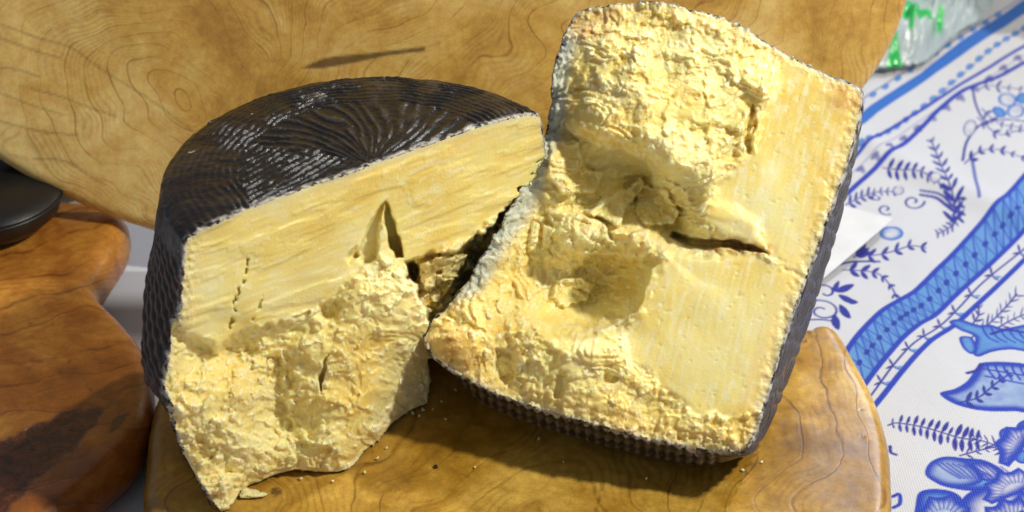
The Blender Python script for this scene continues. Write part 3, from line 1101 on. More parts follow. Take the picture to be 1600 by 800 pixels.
# tall oval board leaning at the back
LEAN = math.radians(20)
nS = np.array([0, -math.cos(LEAN), math.sin(LEAN)])
uS = np.array([0, math.sin(LEAN), math.cos(LEAN)])
P0 = gz(620, 415, .012)
th = np.linspace(0, 2 * np.pi, 48, endpoint=False)
pts = []
for t_ in th:
    c_, s_ = math.cos(t_), math.sin(t_)
    pts.append((612 + 815 * c_, -60 + (478 if s_ > 0 else 640) * s_))
sp = face_uv(pts, P0, np.array([1., 0, 0]), uS, nS)
V, Q = board_solid(closed(sp, 3), .020, .008, .0011, lambda X, Y, d: .0012 * fbm(X / .07, Y / .07, 3, 210) - .003 * smooth(-.02, -.09, d))
Wp = P0 + V[:, :1] * np.array([1., 0, 0]) + V[:, 1:2] * uS + V[:, 2:] * nS
px, py = project(*Wp.T)
wx, wy = px + 90 * fbm(px / 170, py / 150, 3, 220), py + 70 * fbm(px / 170, py / 150, 3, 221)
r1 = np.hypot((wx - 275) * .8 - (wy - 175) * .35, (wy - 175) * .95)
diag = (wx * .62 + wy * .78) + 120
right = 900 + (np.hypot(wx - 900, (wy + 260) * .7) - 350)
k1 = smooth(300, 520, wx)
k2 = smooth(880, 1120, wx)
ring = ((r1 * (1 - k1) + diag * .8 * k1) * (1 - k2) + right * k2) / 100
mark = np.zeros(len(V))


def mk(pts, w0, a):
    global mark
    mark = np.maximum(mark, a * smooth(w0, w0 * .35, line_d(px, py, curve(pts, 6))))


streak = [(472, 107), (500, 94), (520, 89), (575, 84), (662, 74), (664, 80), (600, 88), (560, 97), (505, 107)]
mark = np.maximum(mark, .8 * smooth(2.5, -2.0, poly_sd(px, py, streak)))
mk([(0, 38), (60, 60), (110, 75), (160, 110), (240, 160), (300, 205)], 2.6, .33)
mk([(0, 106), (30, 110), (62, 121)], 2.6, .33)
mk([(0, 146), (50, 165), (100, 180)], 2.6, .33)
mk([(48, 139), (90, 150), (130, 165), (180, 182)], 2.6, .33)
mk([(0, 190), (60, 205), (120, 212)], 2.6, .33)
mk([(50, 248), (100, 252), (130, 270), (165, 290)], 2.6, .33)
mk([(0, 60), (40, 75), (90, 90)], 2.6, .33)
M_SLAB = wood('wood_honey_slab', (.38, .175, .022), (.64, .38, .078), (.84, .61, .22), (.22, .095, .015), 3.6, .32, 6, .07)
b = frame_obj('cutting_board', V, Q, P0, (1, 0, 0), uS, nS, M_SLAB, dict(ring=ring, mark=mark, bark=0 * ring))
tag(b, 'very large oval honey-coloured wooden board leaning upright behind the cheese', 'cutting board')

# small reddish board at lower left
SZ = .030
sb = [gz(x, y, SZ)[:2] for x, y in ((150, 436), (156, 455), (190, 488), (222, 530), (238, 590), (230, 645), (204, 698), (150, 745), (92, 792), (20, 850), (-80, 880),
                                    (-190, 800), (-200, 640), (-120, 500), (-60, 430), (-40, 395), (-60, 340))]
sb += [gz(20, 305, SZ)[:2], gz(110, 305, SZ)[:2], gz(165, 312, SZ)[:2], gz(196, 330, SZ)[:2], gz(196, 360, SZ)[:2], gz(172, 400, SZ)[:2]]
# the waist flares out again under the leaning board
V, Q = board_solid(closed(sb, 5), SZ - .001, .0125, .0014, lambda X, Y, d: .0008 * fbm(X / .03, Y / .03, 2, 230) - .001 * smooth(-.05, -.01, d) * 0)
Wp = V + [0, 0, SZ]
px, py = project(*Wp.T)
ring = ((py * .9 + px * .22) + 40 * fbm(px / 120, py / 60, 3, 231)) / 100
bark = smooth(3, -4, poly_sd(px + 8 * fbm(px / 16, py / 16, 3, 232), py + 8 * fbm(px / 16, py / 16, 3, 233),
                             closed([(-60, 770), (-30, 705), (30, 678), (80, 652), (130, 640), (158, 638), (150, 665), (110, 705), (60, 745), (20, 790), (-30, 830)], 4)))
mark = .85 * smooth(1.2, -1.2, poly_sd(px, py, closed([(170, 672), (178, 655), (198, 646), (200, 650), (190, 665), (176, 677)], 4)))
for q in ((48, 506), (107, 565), (92, 582), (157, 568), (140, 610)):
    mark = np.maximum(mark, .7 * smooth(4, 1.5, np.hypot(px - q[0], (py - q[1]) * 1.3)))
M_SMALL = wood('wood_reddish', (.14, .036, .005), (.33, .105, .013), (.56, .25, .04), (.12, .03, .006), 2.6, .24, 9, .12)
b = frame_obj('cutting_board', V, Q, (0, 0, SZ), (1, 0, 0), (0, 1, 0), (0, 0, 1), M_SMALL, dict(ring=ring, mark=mark, bark=bark))
tag(b, 'thick reddish wooden board with a dark bark patch and a narrow neck', 'cutting board')

# ------------------------------------------------------------------ tablecloth with printed pattern
def axis(parts):
    out = []
    for a, b_, st in parts:
        out.append(np.arange(a, b_, st))
    return np.unique(np.round(np.concatenate(out), 6))


GX = axis([(-1.6, -.6, .05), (-.6, .12, .006), (.12, .46, .0006), (.46, 1.6, .05)])
GY = axis([(-.9, -.16, .02), (-.16, .16, .0007), (.16, .50, .0011), (.50, .75, .006), (.75, 2.0, .05)])
WHITE = np.array([.50, .51, .555])
BLUE = np.array([.003, .030, .36])
MIDB = np.array([.006, .10, .44])
LIGHT = np.array([.085, .235, .52])
INDI = np.array([.008, .014, .24])
PX = np.empty((len(GY), len(GX), 3), F32)
PX[:] = WHITE


def _win(P, pad):
    i0, i1 = np.searchsorted(GX, [P[:, 0].min() - pad, P[:, 0].max() + pad])
    j0, j1 = np.searchsorted(GY, [P[:, 1].min() - pad, P[:, 1].max() + pad])
    return slice(j0, j1), slice(i0, i1)


def g2(pts):
    return np.array([gz(x, y, 0)[:2] for x, y in pts])


def stroke(pts, w, col, a=1.0, sm=True):
    """w in mm; pts in reference pixels, laid on the cloth"""
    P = g2(curve(pts, 6) if sm and len(pts) > 2 else pts)
    w = w * 1.3 / 2000
    J, I = _win(P, w * 2 + .001)
    if J.stop <= J.start or I.stop <= I.start:
        return
    X, Y = np.meshgrid(GX[I], GY[J])
    m = a * smooth(w + .0005, w - .0003, line_d(X, Y, P))
    PX[J, I] = PX[J, I] * (1 - m[..., None]) + col * m[..., None]


def fill(pts, rim, inner=None, depth=3.0, a=1.0, sm=True, lw=.9):
    P = g2(closed(pts, 6) if sm else pts)
    J, I = _win(P, .002)
    if J.stop <= J.start or I.stop <= I.start:
        return
    X, Y = np.meshgrid(GX[I], GY[J])
    d = poly_sd(X, Y, P)
    m = a * smooth(.0003, -.0004, d)
    if inner is None:
        c = np.broadcast_to(rim, d.shape + (3,))
    else:
        k = smooth(-lw / 1000, -lw / 1000 - depth / 1000, d)
        k = k * (.85 + .3 * fbm(X / .004, Y / .004, 2, 7))
        c = rim * (1 - k[..., None]) + inner * k[..., None]
    PX[J, I] = PX[J, I] * (1 - m[..., None]) + c * m[..., None]


def blob(cx, cy, rx, ry, ang, rim, inner=None, depth=2.0, a=1.0):
    t = np.linspace(0, 2 * np.pi, 12, endpoint=False)
    c, s = math.cos(math.radians(ang)), math.sin(math.radians(ang))
    fill([(cx + rx * math.cos(k) * c - ry * math.sin(k) * s, cy + rx * math.cos(k) * s + ry * math.sin(k) * c) for k in t], rim, inner, depth, a, True, .4)


def leaf(x, y, L, Wd, ang, col=INDI, inner=None):
    c, s = math.cos(math.radians(ang)), -math.sin(math.radians(ang))
    pts = [(0, 0), (.35 * L, Wd), (.75 * L, Wd * .8), (L, 0), (.75 * L, -Wd * .6), (.35 * L, -Wd * .7)]
    fill([(x + p * c - .8 * q * s, y + p * s + .8 * q * c) for p, q in pts], col, inner, 1.2)


RNG = np.random.default_rng(3)


def fern(pts, n, L, Wd, spread=50, col=INDI, both=True, taper=.5):
    P = curve(pts, 8)
    stroke(pts, .7, col)
    d = np.r_[0, np.cumsum(np.hypot(*np.diff(P, axis=0).T))]
    for k in range(n):
        q = (k + .6) / n * d[-1]
        x, y = np.interp(q, d, P[:, 0]), np.interp(q, d, P[:, 1])
        i = min(np.searchsorted(d, q), len(P) - 1)
        dx, dy = P[i] - P[i - 1]
        a = math.degrees(math.atan2(-dy, dx))
        f = (1 - taper * k / n) * RNG.uniform(.75, 1.25)
        a += RNG.uniform(-9, 9)
        leaf(x, y, L * f, Wd * f, a + spread, col)
        if both:
            leaf(x, y, L * f, Wd * f, a - spread, col)


def curl(cx, cy, r, turns, a0, col=INDI, w=.8, flat=.7, sgn=1):
    t = np.linspace(0, 1, 26)
    stroke([(cx + r * (1 - k * .8) * math.cos(a0 + sgn * k * turns * 6.283), cy + flat * r * (1 - k * .8) * math.sin(a0 + sgn * k * turns * 6.283)) for k in t], w, col, 1, False)


# upper border: runs up to the right
stroke([(1300, 190), (1350, 150), (1420, 105), (1500, 55), (1560, 15), (1640, -30)], 1.2, INDI, .6)
for k in range(12):
    f = k / 11
    blob(1345 + 215 * f, 160 - 140 * f - 3, 6, 4, -30, MIDB, LIGHT, 1)
fill([(1270, 240), (1330, 185), (1362, 160), (1410, 128), (1440, 110), (1500, 62), (1560, 22), (1640, -30), (1660, -14), (1590, 24), (1530, 64), (1470, 106), (1420, 140), (1372, 172), (1344, 196), (1290, 250)], MIDB, MIDB * .9 + LIGHT * .1, 2, 1, False)
for k in range(22):
    f = k / 21
    x, y = 1330 + 300 * f, 232 - 205 * f + 10 * math.sin(f * 6)
    blob(x, y, 6.5, 4.5, -30, MIDB, LIGHT, 1)
    stroke([(x + 6, y - 2), (x + 9, y - 6)], .6, INDI, .7)
stroke([(1290, 285), (1330, 247), (1380, 205), (1440, 168), (1500, 128), (1560, 92), (1640, 42)], 2.0, BLUE * .8 + INDI * .2)
stroke([(1290, 300), (1335, 262), (1385, 222), (1445, 180), (1505, 140), (1565, 104), (1640, 55)], .6, INDI, .5)
for k in range(14):
    f = k / 13
    x, y = 1322 + 290 * f, 274 - 205 * f
    blob(x, y, 7, 3.4, -32, INDI, None, 1, .75)
    blob(x + 5, y + 3, 4, 4, 30, INDI, None, 1, .6)
stroke([(1290, 325), (1320, 298), (1370, 256), (1430, 205), (1470, 165), (1510, 134), (1570, 110), (1640, 70)], 2.6, BLUE * .8 + INDI * .2)

# lattice band
BL = [(1290, 600), (1328, 537), (1352, 505), (1378, 478), (1402, 462), (1430, 445), (1465, 412), (1500, 378), (1540, 335), (1570, 305), (1600, 272), (1640, 230)]
BR = [(1320, 640), (1360, 586), (1384, 556), (1412, 522), (1436, 500), (1462, 484), (1492, 455), (1525, 425), (1560, 395), (1585, 372), (1615, 345), (1655, 305)]
cbl, cbr = curve(BL, 8), curve(BR, 8)
fill(list(cbl) + list(cbr[::-1]), LIGHT * .85, LIGHT, 2, 1, False)
nb_ = len(cbl) - 1
fr = [(cbl[int(i)], cbr[int(i)]) for i in np.linspace(0, nb_, 27)]
for k in range(len(fr) - 1):
    (a0, b0), (a1, b1) = fr[k], fr[k + 1]
    stroke([tuple(a0), tuple(b1)], .55, BLUE, .9)
    stroke([tuple(b0), tuple(a1)], .55, BLUE, .9)
    stroke([tuple(a0), tuple(b0)], .4, BLUE, .6)
    c_ = (a0 + b0 + a1 + b1) / 4
    blob(c_[0], c_[1], 5.5, 4.5, -40, BLUE * .8, None)
stroke(BL, 2.3, BLUE)
stroke(BR, 2.3, BLUE)
vine = [(1330, 655), (1368, 606), (1395, 570), (1430, 530), (1466, 505), (1500, 472), (1540, 430), (1600, 385), (1650, 340)]
stroke(vine, .8, INDI)
cv = curve(vine, 10)
for k in range(6, len(cv) - 2, 7):
    x, y = cv[k]
    dx, dy = cv[k + 1] - cv[k]
    a = math.degrees(math.atan2(-dy, dx))
    leaf(x, y, 14, 3, a + 65, INDI)
    leaf(x, y, 14, 3, a - 75, INDI)
    leaf(x + 3, y + 3, 13, 3, a - 40, LIGHT)
    leaf(x, y, 12, 2.6, a + 150, INDI)
stroke([(1345, 655), (1376, 620), (1410, 578), (1452, 530), (1490, 502), (1520, 475), (1560, 438), (1600, 402), (1650, 355)], 2.4, BLUE)

# indigo sprays between the borders
stroke([(1505, 245), (1512, 215), (1535, 190), (1570, 182), (1610, 185)], 1.2, INDI)
stroke([(1520, 130), (1526, 160), (1540, 185), (1560, 178)], 1.1, INDI)
fern([(1530, 134), (1545, 128), (1570, 130), (1600, 134)], 4, 13, 3, 50)
stroke([(1520, 245), (1524, 270), (1528, 292), (1530, 308)], 1.6, BLUE * .7 + INDI * .3, .8)
blob(1575, 150, 15, 11, 10, MIDB, WHITE, 2.5)
blob(1588, 168, 15, 11, -10, MIDB, WHITE, 2.5)
blob(1562, 170, 12, 8, 30, MIDB, LIGHT, 2.5)
blob(1600, 148, 12, 9, 0, MIDB, LIGHT, 2.5)
blob(1516, 196, 10, 13, 25, INDI, WHITE, .8)
fern([(1508, 250), (1530, 232), (1555, 228), (1590, 238), (1620, 248)], 7, 13, 4, 40)
fern([(1528, 180), (1560, 205), (1590, 200), (1620, 198)], 5, 12, 3, 40)
fern([(1535, 165), (1560, 188), (1600, 195)], 5, 10, 3, 60)
fern([(1490, 345), (1492, 310), (1478, 275), (1468, 245), (1455, 212)], 10, 22, 4.5, 45, INDI)
fern([(1380, 258), (1405, 262), (1440, 268), (1475, 290)], 8, 13, 4, 55, INDI)
blob(1462, 277, 9, 7, 0, INDI, WHITE, .6)
fern([(1498, 300), (1500, 320), (1492, 340), (1475, 352), (1465, 356)], 9, 15, 3.5, 60, INDI)
stroke([(1440, 290), (1470, 298), (1492, 315)], 1.3, INDI)
curl(1428, 306, 18, 1.1, 0, INDI, 1.0)
stroke([(1440, 296), (1465, 302), (1485, 316)], 1.8, INDI)
fern([(1322, 312), (1345, 300), (1370, 292), (1400, 290)], 8, 14, 3.6, 55, INDI)
blob(1405, 289, 9, 7, 0, INDI, WHITE, .6)
curl(1385, 318, 13, 1.0, 1.0, INDI, .9)
curl(1372, 300, 9, .8, 4, INDI, .8, .7, -1)
# motifs beside the card
blob(1394, 356, 19, 11, 0, MIDB, WHITE, 4.0)
fern([(1345, 388), (1370, 388), (1400, 382), (1425, 375), (1448, 378)], 5, 18, 5, 42, INDI)
fern([(1318, 412), (1345, 412), (1375, 418), (1395, 440), (1402, 456)], 6, 17, 5, 40, INDI)
fern([(1335, 392), (1352, 378)], 3, 20, 6, 30, INDI)
stroke([(1310, 404), (1335, 398), (1375, 398)], 1.4, INDI)
curl(1290, 452, 24, 1.0, 2.2, INDI, 1.0)
curl(1285, 482, 32, 1.3, 3.3, INDI, .9, .6)
for (x, y, l, w_, a) in ((1305, 450, 34, 8, 25), (1310, 455, 30, 7, -20), (1312, 470, 28, 9, -50), (1304, 486, 26, 10, -75), (1300, 452, 24, 6, 60), (1322, 462, 20, 6, -8)):
    leaf(x, y, l, w_, a, INDI)
stroke([(1240, 500), (1280, 496), (1310, 498)], .9, INDI)

# bird and scalloped wing
fern([(1520, 520), (1545, 500), (1570, 475), (1590, 452)], 9, 20, 2.4, 42, INDI, True, .4)
fern([(1560, 505), (1585, 490), (1610, 480)], 5, 18, 2.2, 50, INDI)
fern([(1520, 500), (1530, 485), (1530, 470)], 3, 16, 3, 45, INDI)
fill([(1484, 495), (1500, 490), (1530, 500), (1550, 500), (1570, 505), (1620, 498), (1620, 540), (1580, 540), (1550, 545), (1530, 552), (1520, 545), (1524, 520), (1500, 508)], BLUE, LIGHT, 3.5)
fill([(1500, 520), (1520, 520), (1528, 540), (1518, 548), (1505, 538)], BLUE, LIGHT, 2)
for k in range(5):
    stroke([(1535 + 14 * k, 503 + k), (1545 + 14 * k, 520), (1560 + 14 * k, 528)], .8, BLUE)
stroke([(1550, 515), (1575, 508), (1610, 512)], 1.4, INDI)
fill([(1468, 614), (1492, 606), (1512, 592), (1526, 570), (1534, 562), (1560, 560), (1600, 562), (1640, 570), (1640, 640), (1590, 638), (1550, 640), (1520, 638), (1490, 630)], BLUE, LIGHT * .6 + WHITE * .4, 4.0, 1, True, 2.6)
fern([(1500, 628), (1530, 618), (1556, 596), (1580, 578)], 6, 17, 5, 48, INDI)
for k in range(7):
    stroke([(1542 + 13 * k, 562), (1546 + 13 * k, 575), (1556 + 13 * k, 588)], .9, BLUE)
stroke([(1536, 572), (1570, 577), (1620, 584)], .9, BLUE)
stroke([(1540, 584), (1575, 590), (1620, 598)], .9, BLUE)
stroke([(1534, 564), (1528, 574), (1512, 580)], 1.6, INDI)
# chain of leaves
fern([(1388, 663), (1400, 660), (1430, 665), (1460, 672), (1500, 684), (1530, 688)], 13, 12, 3.4, 75, INDI, True, -.9)
fern([(1600, 715), (1570, 702), (1545, 692), (1520, 685)], 8, 22, 3, 45, INDI, True, .5)
fern([(1500, 712), (1530, 704), (1560, 698), (1590, 695)], 6, 15, 2.5, 45, INDI)
# big flowers at the bottom
fill([(1448, 742), (1455, 722), (1480, 714), (1510, 716), (1540, 720), (1570, 738), (1580, 760), (1550, 770), (1510, 768), (1470, 760)], BLUE, LIGHT, 6, 1, True, 1.6)
blob(1490, 732, 26, 12, 20, BLUE * .9, LIGHT * .8 + WHITE * .2, 4)
blob(1538, 738, 28, 14, 15, BLUE, WHITE, 6)
fill([(1430, 790), (1436, 770), (1460, 765), (1490, 770), (1505, 785), (1500, 815), (1460, 830), (1430, 815)], BLUE, LIGHT, 6, 1, True, 1.6)
fill([(1500, 790), (1525, 765), (1560, 762), (1600, 768), (1660, 790), (1660, 840), (1520, 850)], BLUE, WHITE, 9, 1, True, 2.2)
blob(1480, 792, 20, 12, 0, BLUE, LIGHT, 4)
blob(1590, 750, 22, 12, 0, BLUE, LIGHT, 5)
blob(1580, 680, 20, 15, 20, BLUE, WHITE, 7)
blob(1598, 712, 14, 12, 0, BLUE, LIGHT, 4)
blob(1612, 665, 24, 16, 0, BLUE, LIGHT, 6)
for k in range(7):
    stroke([(1470 + 5 * k, 724), (1482 + 7 * k, 732), (1500 + 8 * k, 745)], .8, BLUE)
    stroke([(1510 + 9 * k, 724 + k), (1530 + 8 * k, 742), (1545 + 6 * k, 756)], .7, BLUE, .8)
def scallop(cx, cy, rx, ry, n_, a0, a1, rim, inner, depth, lw_=1.8):
    t_ = np.linspace(a0, a1, n_ * 10 + 1)
    k_ = 1 - .16 * np.abs(np.cos((t_ - a0) / (a1 - a0) * n_ * np.pi))
    fill([(cx + rx * q * math.cos(a), cy + ry * q * math.sin(a)) for a, q in zip(t_, k_)] + [(cx, cy)], rim, inner, depth, 1, False, lw_)
    for i_ in range(n_ * 3):
        a = a0 + (a1 - a0) * (i_ + .5) / (n_ * 3)
        stroke([(cx + rx * .42 * math.cos(a), cy + ry * .42 * math.sin(a)), (cx + rx * .78 * math.cos(a), cy + ry * .78 * math.sin(a))], .55, BLUE, .75)


scallop(1600, 700, 48, 46, 4, 2.2, 5.2, BLUE, WHITE, 6)
scallop(1592, 772, 60, 42, 5, 2.6, 5.6, BLUE, WHITE, 4.5, 1.2)
scallop(1585, 838, 66, 66, 6, 3.2, 6.0, BLUE, WHITE, 5, 1.6)
scallop(1588, 840, 44, 44, 4, 3.2, 6.0, BLUE, LIGHT, 3, .8)
scallop(1474, 815, 48, 44, 4, 3.0, 6.2, BLUE, LIGHT * .4 + WHITE * .6, 5, 1.2)
blob(1602, 838, 26, 20, 0, BLUE, LIGHT, 4)
fill([(1446, 744), (1452, 724), (1476, 713), (1506, 718), (1530, 736), (1536, 752), (1510, 762), (1474, 760)], BLUE, LIGHT * .5 + WHITE * .5, 5, .95, True, 1.2)
for k in range(6):
    stroke([(1462 + 9 * k, 722 + k), (1476 + 9 * k, 734), (1500 + 6 * k, 748)], .9, BLUE, .8)
stroke([(1395, 775), (1405, 772), (1406, 786), (1396, 792)], 1.4, BLUE)
stroke([(1400, 710), (1392, 706), (1391, 696)], 1.2, INDI)

GXX, GYY = np.meshgrid(GX, GY)
zc = .0040 * (fbm(GXX / .11, GYY / .16, 3, 300) - .55) + .0006 * fbm(GXX / .02, GYY / .03, 2, 301)
zc *= .35 + .65 * smooth(.15, .19, GXX)
zc += .0035 * np.exp(-((GXX * .75 + GYY * .66 - .335) / .012) ** 2) * smooth(.16, .24, GXX) * 1.0
V = np.stack([GXX, GYY, zc], -1).reshape(-1, 3)
nx, ny = len(GX), len(GY)
ii = np.arange(nx * ny).reshape(ny, nx)
Q = np.stack([ii[:-1, :-1], ii[:-1, 1:], ii[1:, 1:], ii[1:, :-1]], -1).reshape(-1, 4)
mc = NT('printed_cotton')
co = mc.coord()
base = mc.attr('print', True)


def wave(m_, co_, sc, direction):
    w_ = m_.n('ShaderNodeTexWave', wave_type='BANDS', bands_direction=direction)
    m_.t.links.new(co_, w_.inputs[0])
    w_.inputs['Scale'].default_value = sc
    w_.inputs['Distortion'].default_value = 1.2
    w_.inputs['Detail'].default_value = 1
    w_.inputs['Detail Scale'].default_value = .3
    return w_.outputs['Fac']


wv = mc.math('MULTIPLY', wave(mc, co, 260, 'X'), wave(mc, co, 260, 'Y'))
mc.P(Base_Color=mc.mix(mc.math('MULTIPLY', wv, .22), base, (.35, .36, .42)), Roughness=.85, Specular_IOR_Level=.15)
mc.P(Sheen_Weight=.1)
hh = mc.math('ADD', mc.math('MULTIPLY', wv, -.5), mc.math('MULTIPLY', mc.noise(co, 30, 4), 3))
mc.t.links.new(mc.bump(hh, .5, .0008), mc.b.inputs['Normal'])
o = mesh_obj('tablecloth', V, Q, mc.m, None, dict(print=PX.reshape(-1, 3)))
tag(o, 'white cotton tablecloth printed with blue borders, flowers and leaves', 'tablecloth')
del V, Q, GXX, GYY, PX


# ------------------------------------------------------------------ small things round about
def poly_prism(name, pts3, thick, mat, nsub=1):
    P = np.asarray(pts3, float)
    n = len(P)
    V = np.vstack([P, P + [0, 0, thick]])
    me = bpy.data.meshes.new(name)
    faces = [tuple(range(n))[::-1], tuple(range(n, 2 * n))] + [(i, (i + 1) % n, n + (i + 1) % n, n + i) for i in range(n)]
    me.from_pydata(V.tolist(), [], faces)
    me.materials.append(mat)
    o_ = bpy.data.objects.new(name, me)
    COL.objects.link(o_)
    return o_


# white card lying half under the tipped cheese
card = poly_prism('paper_card', [tuple(gz(x, y, .0035)) for x, y in ((1396, 343), (1270, 450), (1130, 416), (1285, 314))], .0005,
                  plain('white_card', (.68, .68, .70), .55))
tag(card, 'plain white paper card lying on the cloth behind the cheese', 'card')


def lathe(name, prof, mat, seg=64, parent=None, loc=(0, 0, 0), fn=None):
    prof = np.asarray(prof, float)
    t = np.linspace(0, 2 * np.pi, seg, endpoint=False)
    V = np.stack([prof[:, 0][:, None] * np.cos(t), prof[:, 0][:, None] * np.sin(t), prof[:, 1][:, None] + 0 * t], -1)
    if fn is not None:
        V = fn(V, t)
    n = len(prof)
    i = np.arange(n * seg).reshape(n, seg)
    j = np.roll(i, -1, 1)
    Q_ = np.stack([i[:-1], j[:-1], j[1:], i[1:]], -1).reshape(-1, 4)
    return mesh_obj(name, V.reshape(-1, 3) + np.array(loc), Q_, mat, parent)


# black bowl on the rear of the small board
bc = gz(-10, 350, SZ)
M_BLK = plain('black_glaze', (.008, .0075, .009), .42)
bowl = thing('bowl', 'small black glossy bowl in the shadow under the leaning board at far left', 'bowl', (bc[0], bc[1], SZ))
lathe('vessel', [(0.0013, 0.0006), (0.0225, 0.0006), (0.0300, 0.0034), (0.0375, 0.0103), (0.0406, 0.0184), (0.0406, 0.0201), (0.0394, 0.0198), (0.0369, 0.0115), (0.0275, 0.0046), (0.0013, 0.0034)],
      M_BLK, 72, bowl, (bc[0], bc[1], SZ))
lathe('lid', [(0.0398, 0.0202), (0.0407, 0.0207), (0.0403, 0.0216), (0.0325, 0.0247), (0.0200, 0.0274), (0.0075, 0.0282), (0.0006, 0.0283)],
      M_BLK, 72, bowl, (bc[0], bc[1], SZ))


# added black lump standing in for the deep shade below the leaning board
def lump(name, c, r, mat, seed, seg=72, rows=40):
    ph = np.linspace(-np.pi / 2, np.pi / 2, rows)[:, None]
    t = np.linspace(0, 2 * np.pi, seg, endpoint=False)[None]
    n_ = 1 + .16 * fbm(3 * np.cos(t) + 5, 3 * np.sin(t) + 2 * ph + 5, 4, seed) * np.cos(ph)
    X = r[0] * np.cos(ph) * np.cos(t) * n_
    Y = r[1] * np.cos(ph) * np.sin(t) * n_
    Z = r[2] * np.maximum(np.sin(ph), -.55) * n_ + r[2] * .55 * 1.1
    V_ = np.stack([X, Y, Z + 0 * t], -1).reshape(-1, 3) + np.array(c)
    i = np.arange(rows * seg).reshape(rows, seg)
    j = np.roll(i, -1, 1)
    return mesh_obj(name, V_, np.stack([i[:-1], j[:-1], j[1:], i[1:]], -1).reshape(-1, 4), mat)


o = lump('shade_lump', (-.33, .26, .001), (.13, .09, .07), plain('shade_black', (.012, .011, .012), .9), 4)
tag(o, 'added black lump standing in for shade below the leaning board', 'shade lump')

# plastic bag with green print, behind at the right
gx = np.arange(1300, 1600, 2.0)
gy = np.arange(-90, 150, 2.0)
bX, bY = np.meshgrid(gx, gy)
G = np.array([[gz(x, y, 0) for x in gx] for y in gy])
outl = closed([(1310, 120), (1372, 118), (1415, 113), (1445, 106), (1475, 80), (1500, 58), (1530, 40), (1548, 18), (1552, -10), (1560, -60), (1420, -80), (1310, -70)], 5)
d = poly_sd(bX, bY, outl)
up = smooth(2, -26, d) * (.010 + .016 * np.abs(fbm(bX / 34, bY / 46, 4, 400)) + .012 * smooth(1470, 1400, bX))
up += .010 * np.abs(fbm(bX / 16 + bY / 30, bY / 40, 3, 402)) * smooth(0, -12, d)
G[..., 2] = .0035 + up
i = np.arange(G.shape[0] * G.shape[1]).reshape(G.shape[:2])
Qb = np.stack([i[:-1, :-1], i[1:, :-1], i[1:, 1:], i[:-1, 1:]], -1).reshape(-1, 4)[:, ::-1]
ins = (d.ravel() < 0)
Qb = Qb[ins[Qb].all(1)]
# faces follow the image rows downwards: turn them to face up
gcol = np.zeros(bX.shape)
for pl in ([(1398, 54), (1400, 26), (1418, 30), (1424, 20), (1436, 26), (1450, 20), (1452, 44), (1430, 54)], [(1457, 30), (1462, 16), (1470, 20), (1468, 42), (1460, 46)],
           [(1380, 92), (1390, 60), (1408, 78), (1402, 92)], [(1412, 52), (1420, 50), (1422, 60), (1414, 62)], [(1450, 44), (1456, 46), (1452, 54)],
           [(1420, -10), (1450, -20), (1470, 0), (1440, 8)]):
    gcol = np.maximum(gcol, smooth(2, -2, poly_sd(bX, bY - 34, pl)))
mb = NT('clear_plastic')
co = mb.coord()
g_ = mb.attr('green')
mb.P(Base_Color=mb.mix(g_, (.46, .55, .58), (.01, .42, .08)), Roughness=.22, Specular_IOR_Level=.6)
mb.P(Alpha=mb.math('ADD', .66, mb.math('MULTIPLY', g_, .3)))
mb.t.links.new(mb.bump(mb.noise(co, 60, 5, .6, .8), .6, .003), mb.b.inputs['Normal'])
V_, Q_, A_ = sub_mesh(G.reshape(-1, 3), Qb, np.ones(len(Qb), bool), dict(green=gcol.ravel()))
o = mesh_obj('plastic_bag', V_, Q_, mb.m, None, A_)
md = o.modifiers.new('thickness', 'SOLIDIFY')
md.thickness = .0002
tag(o, 'crumpled clear plastic bag with green print behind the boards', 'bag')

# wicker basket at the far right
bk = thing('basket', 'dark brown wicker basket at the far edge of the cloth', 'basket', (.44, .575, 0))
M_WICK = plain('wicker', (.10, .055, .028), .7)


def wk(V_, t):
    V_ = V_.copy()
    k = 1 + .02 * np.sin(t * 44)[None, :]
    V_[..., 0] *= k
    V_[..., 1] *= k
    return V_


zs = np.linspace(0, .13, 60)
lathe('wall', [(.001, .002), (.10, .002)] + [(.115 + .02 * z / .13 + .0012 * math.sin(z * 900), z) for z in zs] + [(.125, .128), (.108, .006), (.001, .006)], M_WICK, 220, bk, (.44, .575, 0), wk)
t = np.linspace(0, 2 * np.pi, 13)
lathe('rim', [(.136 + .006 * math.cos(a), .131 + .006 * math.sin(a)) for a in t], M_WICK, 220, bk, (.44, .575, 0), wk)

# crumbs
rng = np.random.default_rng(8)


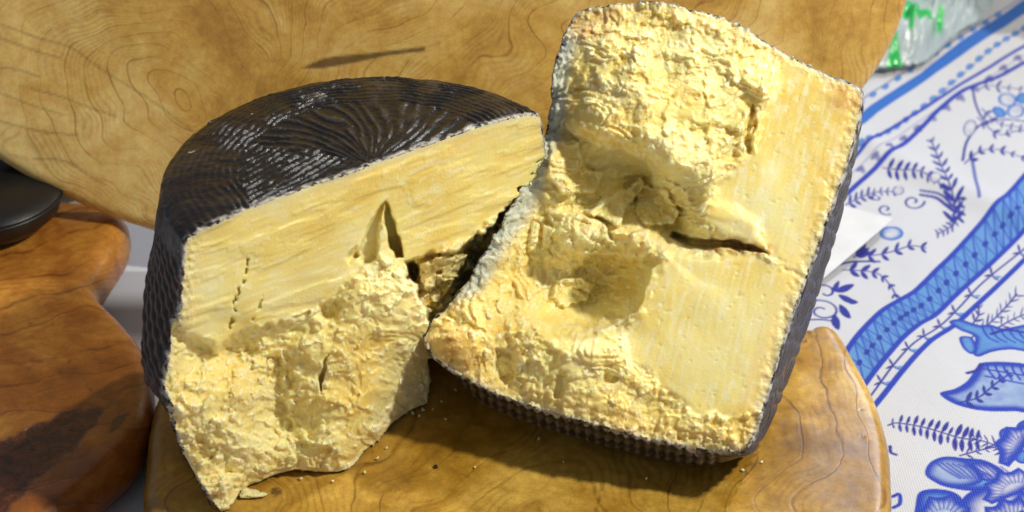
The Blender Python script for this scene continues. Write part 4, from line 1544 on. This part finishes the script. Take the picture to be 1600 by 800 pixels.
def crumb(x, y, z, size, name, label, cat, group=None, mat=M_PASTE, flat=.5):
    n = 10
    ph = np.linspace(-np.pi / 2, np.pi / 2, n)[:, None]
    t = np.linspace(0, 2 * np.pi, 14, endpoint=False)[None]
    s = int(rng.integers(1000))
    k = 1 + .9 * fbm(1.6 * np.cos(t) * np.cos(ph) + 9, 1.6 * np.sin(t) * np.cos(ph) + 1.3 * ph + 9, 3, s)
    P = np.stack([size * np.cos(ph) * np.cos(t) * k, size * .65 * np.cos(ph) * np.sin(t) * k, size * flat * .6 * (np.sin(ph) + .8) * k + 0 * t], -1).reshape(-1, 3)
    a = rng.uniform(0, 6.28)
    R_ = np.array([[math.cos(a), -math.sin(a), 0], [math.sin(a), math.cos(a), 0], [0, 0, 1]])
    i = np.arange(n * 14).reshape(n, 14)
    j = np.roll(i, -1, 1)
    c = gz(x, y, z)
    o_ = mesh_obj(name, P @ R_.T, np.stack([i[:-1], j[:-1], j[1:], i[1:]], -1).reshape(-1, 4), mat, None,
                  dict(rim=np.full(len(P), 50.), pale=np.full(len(P), .5), rough=np.ones(len(P)), amber=np.zeros(len(P)), mould=np.zeros(len(P)), brown=np.zeros(len(P))))
    o_.location = (c[0], c[1], z - .0002)
    tag(o_, label, cat, group)
    return o_


crumb(394, 773, BOARD_Z, .0062, 'cheese_flake', 'pale flat cheese flake fallen beside the lowest corner of the lying half', 'cheese flake', None, M_PASTE, .3)
for x, y, s in ((645, 646, .0012), (661, 641, .0010), (712, 610, .0009), (696, 655, .0008), (842, 686, .0009), (742, 730, .0007), (655, 650, .0008), (676, 640, .0007), (690, 628, .0010), (570, 738, .0008), (590, 716, .0011), (604, 700, .0007), (470, 748, .0009), (520, 752, .0007), (880, 722, .0007), (1010, 748, .0008), (1160, 735, .0009), (1190, 722, .0007)):
    crumb(x, y, BOARD_Z, s, 'cheese_crumb', 'tiny pale cheese crumb on the round board', 'cheese crumb', 'crumbs scattered on the round board', M_PASTE, .9)
M_DC = plain('dark_crumb', (.02, .014, .010), .6)
for x, y, s in ((164, 438, .0013), (169, 441, .0011), (207, 684, .0012), (216, 678, .0011)):
    crumb(x, y, .0008, s, 'dark_crumb', 'tiny black crumb on the white cloth beside the small board', 'crumb', 'black crumbs on the cloth', M_DC, .7)
crumb(681, 729, BOARD_Z, .0011, 'dark_crumb', 'tiny black crumb alone on the round board in front', 'crumb', None, M_DC, .7)
